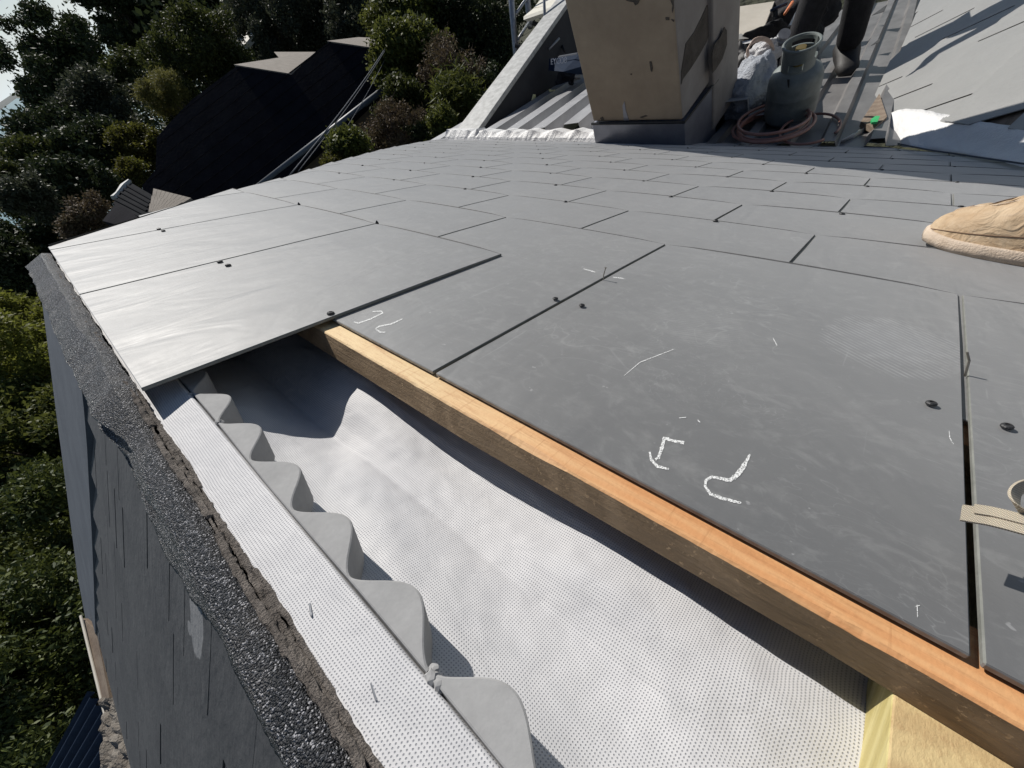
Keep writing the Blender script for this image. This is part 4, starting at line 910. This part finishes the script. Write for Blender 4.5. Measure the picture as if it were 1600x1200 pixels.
# ================================================================== PERSON standing on the metal roof
def skin(name, pts, edges, mat, parent, sub=2):
    me = bpy.data.meshes.new(name); me.from_pydata([tuple(p[0]) for p in pts], edges, []); o = link(name, me, parent)
    md = o.modifiers.new('skin', 'SKIN'); md.use_smooth_shade = True
    me.skin_vertices.new() if not me.skin_vertices else None
    for i, p in enumerate(pts):
        rr_ = p[1]; me.skin_vertices[0].data[i].radius = (rr_, rr_) if not isinstance(rr_, tuple) else rr_
    me.skin_vertices[0].data[0].use_root = True
    s_ = o.modifiers.new('sub', 'SUBSURF'); s_.levels = sub; s_.render_levels = sub
    me.materials.append(mat); return o
ft = on2z(on2(1318, 100, .05), .05); scale = 1.12
ps = empty('person', ft, 'person in black trousers and dark boots standing on the ribbed roof at the top edge', 'person')
hv = unit([.35, -.9, 0]); sv = np.array([-hv[1], hv[0], 0])
def J(s_, f, z): return ft+(sv*s_+hv*f+np.array([0, 0, z]))*scale
pts = [(J(-.12, 0, .95), .155), (J(0, 0, .10), .055), (J(.0, .0, .48), .075), (J(-.03, 0, .86), .10), (J(-.36, -.10, .10), .055), (J(-.30, .02, .48), .075), (J(-.22, 0, .86), .10)]
pts = [(J(-.13, 0, .98), (.17, .12)), (J(-.04, 0, .82), .13), (J(-.01, .02, .50), .115), (J(0, 0, .10), .105), (J(-.22, 0, .82), .13), (J(-.30, .04, .50), .115), (J(-.40, .10, .10), .105)]
skin('trousers', pts, [(0, 1), (1, 2), (2, 3), (0, 4), (4, 5), (5, 6)], M['cloth'], ps)
pts = [(J(-.13, 0, .98), (.15, .11)), (J(-.13, .02, 1.2), (.16, .11)), (J(-.13, .02, 1.42), (.17, .10)), (J(-.13, .02, 1.53), .06), (J(-.34, .02, 1.42), .06), (J(-.40, .08, 1.15), .05), (J(-.34, .28, 1.02), .04), (J(.08, .02, 1.42), .06), (J(.14, .08, 1.15), .05), (J(.08, .28, 1.02), .04)]
skin('jacket', pts, [(0, 1), (1, 2), (2, 3), (2, 4), (4, 5), (5, 6), (2, 7), (7, 8), (8, 9)], M['cloth'], ps)
V, Fc = lathe(J(-.13, .03, 1.52), [(0, .05), (.05, .055), (.08, .075), (.14, .092), (.20, .092), (.25, .06), (.27, .01)], 20); mesh('head', V, Fc, M['skin'], ps, smooth=True)
V, Fc = lathe(J(-.13, .02, 1.66), [(0, .096), (.06, .098), (.11, .06), (.13, .01)], 20); mesh('hair', V, Fc, M['cloth'], ps, smooth=True)
for (s_, f) in ((-.34, .30), (.08, .30)):
    fs = [tube([J(s_+.018*k-.03, f, 1.0), J(s_+.018*k-.03, f+.04, .965), J(s_+.018*k-.03, f+.05, .93)], [.010, .009, .007], 6) for k in range(4)]+[tube([J(s_+.05, f-.02, 1.0), J(s_+.07, f+.01, .97)], [.011, .009], 6), tube([J(s_, f-.04, 1.02), J(s_, f+.01, .995)], [.03, .035], 8)]
    V, Fc = join(*fs); mesh('hand', V, Fc, M['skin'], ps, smooth=True)
for (s_, f) in ((0, 0), (-.40, .10)):
    prof = []; V, Fc = [], []; st = [(-.12, .07, .09), (-.07, .085, .17), (.0, .09, .17), (.07, .08, .13), (.14, .078, .10), (.20, .065, .085), (.225, .03, .05)]
    for ff, hw, hh in st:
        for k in range(12):
            a = 2*math.pi*k/12; V.append(J(s_+hw*math.cos(a), f+ff, max(0.0, hh/2+hh/2*math.sin(a)*1.0)))
    Fc = [(i*12+k, i*12+(k+1) % 12, (i+1)*12+(k+1) % 12, (i+1)*12+k) for i in range(len(st)-1) for k in range(12)]+[tuple(range(12))[::-1], tuple(range(72, 84))]
    mesh('boot', V, Fc, M['boot'], ps, smooth=True)
# ================================================================== TAN SHOE on the slates (right edge)
sh = empty('shoe', L(.10, .26, 0), 'worn tan leather shoe planted on the slates at the right edge', 'shoe')
O_ = np.array([-.046, .318]); dirx = unit([1, -.40]); pr_ = np.array([-dirx[1], dirx[0]])
def SH(a, b, h): q = O_+dirx*a+pr_*b; return L(q[0], q[1], h)
stn = [0, .004, .012, .025, .045, .07, .10, .14, .18, .22, .26, .285, .297, .300]
hw = [0.002, .020, .036, .050, .061, .067, .068, .063, .055, .050, .048, .040, .026, .004]
asym = [0, 0, 0, .001, .001, 0, -.002, -.004, -.004, -.002, 0, 0, 0, 0]
tp = [.028, .037, .047, .058, .067, .077, .090, .110, .125, .13, .13, .12, .10, .07]
V = []; n = 28
ns = 70
for i in range(ns):
    f = i/(ns-1); a = .3*(f**1.35) if f < .5 else .3*(f**1.35); hw_ = np.interp(a, stn, hw); t_ = np.interp(a, stn, tp); ay = np.interp(a, stn, asym)
    for k in range(n):
        th_ = math.pi*k/(n-1); b = math.cos(th_)*(hw_-.0025); s_ = math.sin(th_)**.62; z = .018+(t_-.018)*s_
        cr = .0022*math.sin(a*150+b*60)*math.exp(-((a-.085)/.035)**2)*s_+.0014*noise.noise(Vector((a*70, b*70, 0)))+.0010*noise.noise(Vector((a*200, b*160, 3)))
        V.append(SH(a, b*(1-.05*s_)+ay, z+cr))
Fc = [(i*n+k, i*n+k+1, (i+1)*n+k+1, (i+1)*n+k) for i in range(ns-1) for k in range(n-1)]
mesh('upper', V, Fc, M['leather'], sh, smooth=True)
V = []; n = 60; ring = []
for side in (1, -1):
    rs2 = np.linspace(0, 1, 60) if side == 1 else np.linspace(1, 0, 60)
    for f in rs2:
        a = .3*(f**1.7 if f < .6 else .6**1.7+(1-.6**1.7)*(f-.6)/.4); ring.append((a, side*(np.interp(a, stn, hw)+.0035)+np.interp(a, stn, asym)))
prof = [(-.0, -.003), (.0, .001), (.009, .0015), (.017, .0005), (.0195, -.0015), (.0195, -.006)]
for z, g in prof:
    for a, b in ring:
        da = -g*(1 if a < .02 else 0); lift_ = .006*max(0, 1-a/.06)
        V.append(SH(a+da-(.003 if a < .001 else 0), b+g*np.sign(b), z+.0012+lift_*(1 if z < .012 else 1)))
m_ = len(ring); Fc = [(j*m_+k, j*m_+(k+1) % m_, (j+1)*m_+(k+1) % m_, (j+1)*m_+k) for j in range(len(prof)-1) for k in range(m_)]+[tuple(range(m_))[::-1]]
mesh('sole', V, Fc, M['sole'], sh, smooth=True)
def sline(pts, r, name='seam', mat='seam', z=None):
    P = []
    for a, b in pts:
        hw_ = np.interp(a, stn, hw); t_ = np.interp(a, stn, tp); bb = max(-.999, min(.999, b)); s_ = math.sin(math.acos(bb))**.62
        P.append(SH(a, bb*(hw_-.0025)*(1-.05*s_)+np.interp(a, stn, asym), .018+(t_-.018)*s_+.0006))
    V, Fc = tube(P, r, 6); return mesh(name, V, Fc, M[mat], sh, smooth=True)
def dens(pts, k=6):
    o = []
    for p, q in zip(pts[:-1], pts[1:]):
        for i in range(k): o.append((p[0]+(q[0]-p[0])*i/k, p[1]+(q[1]-p[1])*i/k))
    return o+[pts[-1]]
sline(dens([(.16, .93), (.10, .90), (.06, .84), (.035, .66), (.024, .36), (.030, .10), (.042, .0)]), .0007)
sline(dens([(.02, .05), (.034, -.14), (.05, -.30), (.062, -.42), (.075, -.5), (.10, -.44), (.12, -.3)]), .0008, 'seam', 'sole')
sline(dens([(.032, -.10), (.046, -.26), (.058, -.38), (.07, -.46)]), .0005)
sline(dens([(.066, -.42), (.080, -.10), (.096, .20), (.115, .50)]), .0011); sline(dens([(.072, -.50), (.088, -.42), (.10, -.12), (.125, .1)]), .0009, 'seam', 'leather')
sline([(a, .995) for a in np.linspace(.004, .2, 40)], .0009); sline([(a, -.995) for a in np.linspace(.004, .2, 40)], .0009)
V, Fc = lathe(SH(.215, 0, .095), [(0, .034), (.02, .036), (.035, .037), (.036, .030), (.01, .028)], 24, NA); mesh('collar', V, Fc, M['leather'], sh, smooth=True)
pts = [(SH(.215, 0, .09), .030), (SH(.22, -.01, .22), .034), (SH(.235, -.02, .40), .045)]
# trouser leg of the wearer, outside the frame
# ================================================================== SHOELACE (right edge)
la = empty('shoelace', L(.02, -.51, .02), 'cream woven lace with a folded loop reaching in at the right edge', 'lace')
pl_ = [L(*roofp(x, y, h), h) for x, y, h in ((1502, 801, .0235), (1520, 804, .0245), (1545, 808, .026), (1570, 814, .028), (1600, 822, .030), (1640, 832, .030), (1700, 845, .022))]
V, Fc = ribbon(pl_, [VA*1.0+NA*.25]*7, .0115, .0013); mesh('lace_end', V, Fc, M['webbing'], la)
V, Fc = ribbon([p+NA*.0016+VA*.0035 for p in pl_[1:]], [VA*1.0+NA*.1]*6, .0075, .001); mesh('lace_fold', V, Fc, M['webbing'], la)
lp = [L(*roofp(x, y, h), h) for x, y, h in ((1640, 760, .03), (1608, 758, .034), (1592, 762, .036), (1584, 774, .037), (1585, 788, .036), (1594, 799, .034), (1610, 806, .03), (1650, 815, .02))]
ups = [NA*1+VA*.2, NA*1+VA*.2-XA*.2, NA-XA*.6, NA*.8-XA*.9, NA*.8-XA*.9, NA-XA*.5-VA*.4, NA-VA*.7, NA-VA*.8]
def chaikin(P):
    o = [P[0]]
    for a_, b_2 in zip(P[:-1], P[1:]): o += [a_*.75+b_2*.25, a_*.25+b_2*.75]
    return o+[P[-1]]
for _ in range(2): lp = chaikin(lp); ups = chaikin(ups)
V, Fc = ribbon(lp, ups, .0085, .0013); mesh('lace_loop', V, Fc, M['webbing'], la)
# ================================================================== NEIGHBOURING HOUSES
def house_poly(par, name, pts, mat, off=(0, 0, -.15)):
    V, Fc = slab(pts, off); return mesh(name, V, Fc, mat, par)
D = 13.0
nb = empty('neighbour_house', zp(480, 200, 12)-np.array([0, 0, 4]), 'neighbouring house under a huge shingle roof coloured black for its shade, with a grey gutter', 'house')
e1, e2_ = zp(612, 128, 10.0), zp(440, 284, 10.0); e2_[2] = e1[2]                         # eave, level
ed = unit(e2_-e1); back = unit(np.cross([0, 0, 1], ed)); back = back if back@R[:, 2] > 0 else -back
pn = np.cross(ed, unit(back*math.cos(math.radians(38))+np.array([0, 0, 1])*math.sin(math.radians(38)))); pn = pn*np.sign(pn[2])
def onr(x, y, h=0.): return on(x, y, e1+pn*h, pn)
ol = [(602, 138), (452, 276), (420, 330), (330, 350), (232, 330), (222, 290), (243, 265), (245, 215), (262, 195), (300, 155), (370, 103), (455, 117), (492, 82), (515, 65), (592, 77), (640, 70)]
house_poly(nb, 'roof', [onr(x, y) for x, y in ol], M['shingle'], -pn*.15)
# shingle courses as low steps
st_ = []; upv = unit(np.cross(pn, ed)); upv = upv if upv[2] > 0 else -upv; mid = onr(420, 220)
for k in range(1, 26):
    base = e1+upv*(.28*k); a_, b2 = None, None
    # clip against the outline by marching
    ins = []
    for s_ in np.linspace(-4, 14, 120):
        p = base+ed*s_; c_ = (p-CP)@R; x, y = 800+F*c_[0]/c_[2], 600+F*c_[1]/c_[2]; inside = False; j = len(ol)-1
        for i in range(len(ol)):
            if (ol[i][1] > y) != (ol[j][1] > y) and x < (ol[j][0]-ol[i][0])*(y-ol[i][1])/(ol[j][1]-ol[i][1])+ol[i][0]: inside = not inside
            j = i
        if inside: ins.append(p)
    if len(ins) > 2: st_.append(ribbon([ins[0]+pn*.01, ins[-1]+pn*.01], [upv, upv], .03, .010))
V, Fc = join(*st_); tag(mesh('shingle_courses', V, Fc, M['shingle'], nb), kind='stuff')
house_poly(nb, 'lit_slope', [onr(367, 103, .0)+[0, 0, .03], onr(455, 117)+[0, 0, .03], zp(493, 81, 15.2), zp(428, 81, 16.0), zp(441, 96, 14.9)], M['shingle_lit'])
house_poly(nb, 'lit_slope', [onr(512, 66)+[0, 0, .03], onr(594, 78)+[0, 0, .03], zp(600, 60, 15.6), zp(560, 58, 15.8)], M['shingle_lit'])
V, Fc = tube([e1+ed*-1.0-np.array([0, 0, .02]), e2_+ed*.5-np.array([0, 0, .02])], .07, 10); mesh('gutter', V, Fc, M['gutter'], nb, smooth=True)
V, Fc = slab([e1-ed*2+back*.4, e2_+ed*.6+back*.4, e2_+ed*.6+back*.4-[0, 0, 3.6], e1-ed*2+back*.4-[0, 0, 3.6]], back*.3); mesh('wall', V, Fc, M['stucco'], nb)
wc = (e1*.45+e2_*.55)+back*.37-[0, 0, 1.6]
V, Fc = slab([wc-ed*.5-[0, 0, .5], wc+ed*.5-[0, 0, .5], wc+ed*.5+[0, 0, .5], wc-ed*.5+[0, 0, .5]], -back*.04); mesh('window', V, Fc, M['glass'], nb)
# service wires
for (p, q, lb) in ((((612, 60, 9.5), (451, 276, 6.0)), .009, 'brighter upper service wire running past the black roof'), (((612, 62, 9.5), (466, 268, 6.2)), .006, 'thin service wire just right of the brighter one'), (((606, 84, 9.6), (500, 262, 7.0)), .005, 'faint third service wire reaching down behind the bright shrub')):
    A_, B_ = zp(*p[0]), zp(*p[1]); V, Fc = tube([A_*(1-f)+B_*f-np.array([0, 0, .05])*math.sin(f*math.pi) for f in np.linspace(0, 1.0, 24)], q, 6)
    tag(mesh('service_wire', V, Fc, M['cable_grey'], smooth=True), lb, 'wire', 'service wires past the black roof')
# shed at lower left of it
sd_ = empty('garden_shed', zp(215, 310, 6.6), 'low grey roofed shed coloured dark for its shade, with a pale ridge cap beside the brown tiled roof', 'shed')
house_poly(sd_, 'roof', [zp(176, 318, 6.4), zp(202, 284, 6.8), zp(240, 306, 6.3), zp(240, 336, 5.9), zp(224, 342, 5.9)], M['greyroof'], (0, 0, -.05))
for k in range(1, 6):
    f = k/6; a_ = zp(176, 318, 6.38)*(1-f)+zp(202, 284, 6.78)*f; b2 = zp(224, 342, 5.88)*(1-f)+zp(240, 306, 6.28)*f
    V, Fc = tube([a_, b2], .02, 5); mesh('batten_rib', V, Fc, M['greyroof'], sd_)
V, Fc = tube([zp(203, 282, 6.75), zp(195, 292, 6.7), zp(184, 302, 6.55), zp(180, 310, 6.5)], [.03, .06, .03, .06], 6); mesh('ridge_cap', V, Fc, M['parapet'], sd_)
house_poly(sd_, 'wall', [zp(160, 345, 6.2), zp(182, 316, 6.35), zp(224, 345, 5.85), zp(215, 360, 5.8)], M['shingle'], (0, 0, -.3))
br_ = empty('tiled_roof', zp(265, 320, 5.8), 'small sunlit brown tiled roof corner at the edge of the slates', 'roof')
A0, A1, B0_, B1 = zp(243, 297, 6.0), zp(238, 336, 5.6), zp(302, 312, 5.9), zp(262, 336, 5.6)
for i in range(9):
    for j in range(3):
        f0, f1, g0_, g1_ = i/9, (i+.94)/9, j/3, (j+.97)/3
        Q = lambda f, g: (A0*(1-f)+B0_*f)*(1-g)+(A1*(1-f)+B1*f)*g
        V, Fc = slab([Q(f0, g0_), Q(f1, g0_), Q(f1, g1_), Q(f0, g1_)], np.array([0, 0, .03+.01*((i*3+j) % 3)])); mesh('tile', V, Fc, M['shingle_lit'], br_)
# distant house among the trees (top) and near the sea (left)
dh = empty('distant_house', zp(370, 35, 30), 'half hidden brown house with a pale deck among trees at top', 'house')
house_poly(dh, 'roof', [zp(318, 42, 30), zp(355, -6, 32), zp(384, -4, 32), zp(388, 14, 30), zp(392, 34, 29), zp(364, 60, 28)], M['greyroof'], (0, 0, -.3))
house_poly(dh, 'wall', [zp(330, 36, 29), zp(358, 20, 29), zp(366, 58, 28), zp(350, 66, 28)], M['stucco'], (0, 0, -.5))
house_poly(dh, 'deck', [zp(360, 60, 27), zp(388, 36, 27.4), zp(396, 52, 26.8), zp(382, 70, 26.6)], M['cream'], (0, 0, -.3))
dh2 = empty('distant_house', zp(48, 170, 60), 'dark roofed little house with a pale wall below the sea at far left', 'house')
house_poly(dh2, 'roof', [zp(28, 182, 60), zp(54, 150, 60), zp(72, 158, 58), zp(70, 190, 58), zp(40, 200, 58)], M['greyroof'], (0, 0, -1))
house_poly(dh2, 'wall', [zp(36, 175, 59), zp(51, 160, 59), zp(53, 164, 58.8), zp(41, 178, 58.8)], M['cream'], (0, 0, -.4))
dh3 = empty('distant_house', zp(222, 46, 40), 'white gable glimpsed through the dark tree crowns at top left', 'house')
house_poly(dh3, 'wall', [zp(214, 43, 40), zp(221, 41, 40), zp(226, 50, 40), zp(220, 51, 40)], M['cream'], (0, 0, -.4))
# ================================================================== TREES AND SHRUBS
UPI = R.T@np.array([0, 0, 1.])
def leafmesh(name, lobes, n, size, mat, parent, aspect=.5, droop=0., shell=.55, seed=0):
    g = np.random.default_rng(seed+100); C_ = np.array([l[0] for l in lobes]); Rr = np.array([l[1] for l in lobes]); wts = (Rr[:, 0]*Rr[:, 1]); wts = wts/wts.sum()
    idx = g.choice(len(lobes), n, p=wts); d = g.normal(size=(n, 3)); d /= np.linalg.norm(d, axis=1)[:, None]
    rad = shell+(1.08-shell)*g.random(n)**.6
    P = C_[idx]+d*Rr[idx]*rad[:, None]+g.normal(size=(n, 3))*size*.8
    a = g.normal(size=(n, 3))+d*1.0; a[:, 2] -= droop; a /= np.linalg.norm(a, axis=1)[:, None]
    b = np.cross(a, g.normal(size=(n, 3))); b /= np.linalg.norm(b, axis=1)[:, None]
    s = size*(.6+.8*g.random(n))[:, None]
    v = np.stack([P-a*s*.5, P+b*s*aspect*.5+a*s*.05, P+a*s*.5, P-b*s*aspect*.5+a*s*.05], 1).reshape(-1, 3)
    me = bpy.data.meshes.new(name); me.vertices.add(4*n); me.vertices.foreach_set('co', v.ravel().astype(np.float32)); me.loops.add(4*n); me.loops.foreach_set('vertex_index', np.arange(4*n, dtype=np.int32))
    me.polygons.add(n); me.polygons.foreach_set('loop_start', np.arange(0, 4*n, 4, dtype=np.int32)); me.polygons.foreach_set('loop_total', np.full(n, 4, dtype=np.int32)); me.update(calc_edges=True)
    me.materials.append(mat); return link(name, me, parent)
LABCNT = 0
def tree(px, d, rpx, mat, n, leaf, label, kind='tree', seed=0, lob=22, tall=1.0, group='trees and shrubs on the hillside', shell=.5, aspect=.5, spread=1.2, lobsz=.36, extra=None, twigs=0):
    rpx = rpx*1.12; n = int(n*1.25); c = zp(*px, d); r_ = rpx/F*d; g = np.random.default_rng(seed); base = c-np.array([0, 0, r_*1.5*tall])
    gz = terr(base[0], base[1]); base[2] = min(base[2], max(gz, base[2]-6*r_)) if gz < base[2] else base[2]
    t_ = empty(kind, base, label, 'shrub' if 'shrub' in kind or 'hedge' in kind else 'tree', {'tree': 'trees on the hillside', 'shrub': 'shrubs on the hillside', 'hedge': 'hedge plants below the ridge on the left'}[kind])
    lobes = []
    for k in range(lob):
        q = g.normal(size=3); q /= np.linalg.norm(q); q = q*(g.random()**.4)*(1-lobsz*.7)*r_*spread; q[2] *= tall
        s = r_*lobsz*(.45+.95*g.random()**1.5); lobes.append((c+q*(.8+.45*g.random()), np.array([s*(.8+.5*g.random()), s, s*(.6+.4*g.random())])))
    for k in range(12):
        q = g.normal(size=3); q /= np.linalg.norm(q); q[2] = abs(q[2])*.8-.1; s_ = r_*(.10+.12*g.random()); lobes.append((c+q*r_*(1.0+.3*g.random()), np.array([s_*1.5, s_, s_*.7])))
    if extra: lobes += extra
    leafmesh('crown', lobes, n, leaf, mat, t_, aspect, seed=seed, shell=shell)
    parts = [tube([base, base*.6+c*.4+g.normal(size=3)*r_*.04, c], [r_*.11, r_*.075, r_*.03], 7)]
    for l in lobes[:10]:
        s_ = base*.5+c*.5; parts.append(tube([s_, (s_+l[0])*.5+g.normal(size=3)*r_*.06, l[0]], [r_*.045, r_*.03, r_*.01], 5))
    for _ in range(twigs):
        l = lobes[g.integers(len(lobes))]; q = g.normal(size=3); q /= np.linalg.norm(q); parts.append(tube([l[0], l[0]+q*l[1][0]*.7, l[0]+q*l[1][0]*1.25+g.normal(size=3)*.08*r_], [r_*.012, r_*.008, r_*.003], 4))
    V, Fc = join(*parts); mesh('trunk', V, Fc, M['bark'] if not twigs else M['twig'], t_, smooth=True)
    return t_
T_ = tree
T_((95, 95), 26, 62, M['leaf_dark'], 26000, .22, 'big dark windswept pine against the sky and sea at top left', seed=1, lob=34, spread=1.12, lobsz=.27, shell=.2)
T_((128, 150), 27, 50, M['leaf_dark'], 14000, .24, 'dark lower skirts of foliage beneath the windswept pine', seed=2, lob=16, lobsz=.4)
T_((185, 25), 30, 52, M['leaf_dark'], 22000, .24, 'dark open crowned tree at the top edge with sky showing through', seed=3, lob=30, spread=1.1, lobsz=.26, shell=.2)
T_((235, 30), 34, 55, M['leaf_dark'], 14000, .3, 'black mass of evergreen behind the white gable at top', seed=4)
T_((300, 20), 34, 50, M['leaf_dark'], 12000, .3, 'dark evergreen left of the half hidden brown house', seed=5)
T_((312, 84), 17, 56, M['leaf_olive'], 30000, .12, 'dense rounded olive green tree beside the black roof ridge', seed=6, lob=26, lobsz=.34, spread=1.0)
T_((205, 118), 20, 28, M['leaf_olive'], 12000, .12, 'small upright olive tree left of the yellow green willow', seed=7, tall=1.2)
T_((256, 146), 15.2, 24, M['leaf_yellow'], 14000, .10, 'feathery yellow green willow below the rounded olive tree', seed=8, aspect=.2, lob=26, spread=1.5, lobsz=.28)
T_((280, 165), 16.5, 24, M['leaf_olive'], 9000, .10, 'low olive shrub tucked under the yellow willow by the black roof', 'shrub', seed=30)
T_((228, 232), 13, 28, M['leaf_gold'], 14000, .09, 'golden leaved shrub against the left edge of the black roof', 'shrub', seed=9, tall=1.5, lob=20)
T_((215, 272), 12, 18, M['leaf_gold'], 7000, .08, 'lower golden tuft just above the grey shed', 'shrub', seed=10)
T_((165, 185), 17, 50, M['leaf_grey'], 20000, .12, 'broad grey green bush left of the yellow willow', 'shrub', seed=11, lob=20)
T_((108, 225), 16, 44, M['leaf_dark'], 20000, .14, 'dark bush below the pine in the middle left', 'shrub', seed=12)
T_((38, 252), 18, 30, M['leaf_grey'], 14000, .14, 'grey green bush at the left edge under the sea', 'shrub', seed=13)
T_((150, 250), 13, 50, M['leaf_dark'], 20000, .12, 'shadowed dark bush left of the golden shrub', 'shrub', seed=14)
T_((55, 280), 12, 42, M['leaf_olive'], 16000, .10, 'olive bush with lit tips at the left edge, mid height', 'shrub', seed=15, lob=20)
T_((10, 285), 10, 22, M['leaf_olive'], 8000, .08, 'small bright topped bush touching the left edge', 'shrub', seed=16)
T_((45, 312), 9, 30, M['leaf_grey'], 10000, .07, 'grey green mounded bush at left above the dark gap', 'shrub', seed=17)
T_((110, 300), 11, 42, M['leaf_dark'], 16000, .10, 'dark glossy bush with small sky glints left of the shed', 'shrub', seed=18)
T_((140, 345), 7.5, 30, M['leaf_brown'], 9000, .05, 'reddish brown dry bush by the end of the ridge', 'shrub', seed=19, twigs=60)
T_((60, 372), 15, 42, M['leaf_dark'], 16000, .14, 'dark shaded bush at the left just above the ridge end', 'shrub', seed=20)
T_((15, 425), 14, 42, M['leaf_dark'], 14000, .14, 'dark shaded hedge at the left edge level with the ridge end', 'hedge', seed=21)
# behind the neighbour's roof
T_((430, 40), 24, 52, M['leaf_grey'], 22000, .16, 'grey green silvery tree behind the black roof', seed=22, lob=22)
T_((500, 30), 25, 48, M['leaf_grey'], 18000, .17, 'second silvery tree right of the grey green one, reaching the top edge', seed=23)
T_((560, 30), 22, 40, M['leaf_grey'], 16000, .16, 'pale flecked tree above the right end of the black roof', seed=24)
T_((375, -10), 36, 50, M['leaf_dark'], 10000, .3, 'dark tree at the top edge behind the half hidden brown house', seed=25)
T_((630, 20), 11, 44, M['leaf_bright'], 18000, .10, 'tall leafy green tree at top centre, upper clump of foliage', seed=26, lob=20)
T_((640, 95), 10, 44, M['leaf_bright'], 20000, .10, 'bright green leafy tree standing right of the black roof', seed=27, lob=22, tall=1.2)
T_((700, 40), 12, 60, M['leaf_dark'], 18000, .10, 'deep shaded tree between green tree and scaffold', seed=28)
T_((770, 60), 12, 60, M['leaf_dark'], 16000, .10, 'dark foliage behind the scaffold poles', seed=29)
T_((705, 110), 9, 38, M['leaf_brown'], 5000, .06, 'bare purplish twiggy shrub left of the parapet', 'shrub', seed=31, twigs=260)
T_((735, 150), 9.5, 40, M['leaf_dark'], 12000, .08, 'shaded bush directly left of the parapet', 'shrub', seed=32)
T_((710, 150), 8.4, 22, M['leaf_bright'], 4000, .16, 'strappy leaved plant with pointed leaves beside the parapet', 'shrub', seed=33, aspect=.14)
T_((692, 196), 7.8, 20, M['leaf_bright'], 8000, .06, 'light green shrub at the far corner of the slates', 'shrub', seed=34)
T_((625, 165), 9, 30, M['leaf_olive'], 8000, .08, 'olive shrub in front of the brown wall', 'shrub', seed=35, twigs=60)
T_((620, 200), 8, 32, M['leaf_brown'], 5000, .05, 'dry brown bush right of the bright shrub', 'shrub', seed=36, twigs=240)
T_((590, 215), 8.4, 22, M['leaf_brown'], 3000, .05, 'low dry brown bush behind the bright shrub', 'shrub', seed=37, twigs=160)
T_((546, 236), 7, 26, M['leaf_bright'], 12000, .065, 'bright yellow green shrub peeping over the hip edge', 'shrub', seed=38, lob=22)
T_((520, 262), 6.8, 12, M['leaf_gold'], 3000, .05, 'small yellowish tuft at the foot of the bright shrub', 'shrub', seed=39)
T_((660, 228), 8.2, 24, M['leaf_dark'], 6000, .07, 'shaded undergrowth behind the far slates', 'shrub', seed=40)
# hedge mass below the ridge on the left
T_((60, 590), 7.5, 88, M['leaf_hedge'], 40000, .075, 'sunlit olive gold hedge top below the ridge at left', 'hedge', seed=41, lob=30, lobsz=.3)
T_((22, 505), 8, 40, M['leaf_hedge'], 12000, .075, 'light green hedge tips at the left edge beside the felt ridge', 'hedge', seed=42)
T_((60, 710), 6.4, 90, M['leaf_bright'], 36000, .075, 'green hedge in the middle left below the verge flashing', 'hedge', seed=43, lob=30, lobsz=.3)
T_((55, 850), 5.2, 105, M['leaf_gloss'], 34000, .07, 'glossy leaved hedge lower left beside the blue verge', 'hedge', seed=44, lob=30, lobsz=.3, aspect=.38)
T_((60, 1010), 4.4, 115, M['leaf_gloss'], 34000, .065, 'glossy dark hedge near the bottom left with white glints', 'hedge', seed=45, lob=30, lobsz=.3, aspect=.38)
T_((30, 1160), 3.8, 110, M['leaf_gloss'], 30000, .06, 'glossy dark hedge filling the bottom left corner', 'hedge', seed=46, lob=28, lobsz=.3, aspect=.38)
T_((-40, 780), 6, 80, M['leaf_gloss'], 14000, .075, 'hedge shoulder at the far left edge, half out of frame', 'hedge', seed=47)
# a further band of woodland behind everything
Vw = []; lobes = []; g = np.random.default_rng(77)
for a in np.arange(112, 172, 1.6):
    for dd in (42, 55, 70):
        r = dd+g.random()*8; x, y = r*math.cos(math.radians(a)), r*math.sin(math.radians(a)); s = 3.2+g.random()*2.2; lobes.append((np.array([x, y, -5.5-r*.03+g.random()*2.2]), np.array([s, s, s])))
for a in np.arange(176, 245, 2.2):
    for dd in (22, 30):
        r = dd+g.random()*5; x, y = r*math.cos(math.radians(a)), r*math.sin(math.radians(a)); s = 1.8+g.random()*1.4; lobes.append((np.array([x, y, -4.3-r*.13+g.random()]), np.array([s, s, s])))
tag(leafmesh('woodland', lobes, 90000, .42, M['leaf_dark'], None, .6, seed=5, shell=.5), kind='stuff')
S.cycles.max_bounces = 6; S.cycles.transparent_max_bounces = 4
for o in list(COL.objects):
    if o.parent is None and o.get('category') in ('sack', 'bag', 'hose', 'glove', 'scrap', 'wire') and not o.get('group'):
        o['group'] = {'sack': 'plastic sacks beside the gas cylinder', 'bag': 'dark tool bags beyond the gas cylinder', 'hose': 'hose on the ribbed roof', 'glove': 'gloves and scraps dropped on the corrugated sheet', 'scrap': 'gloves and scraps dropped on the corrugated sheet', 'wire': 'service wires past the black roof'}[o['category']]
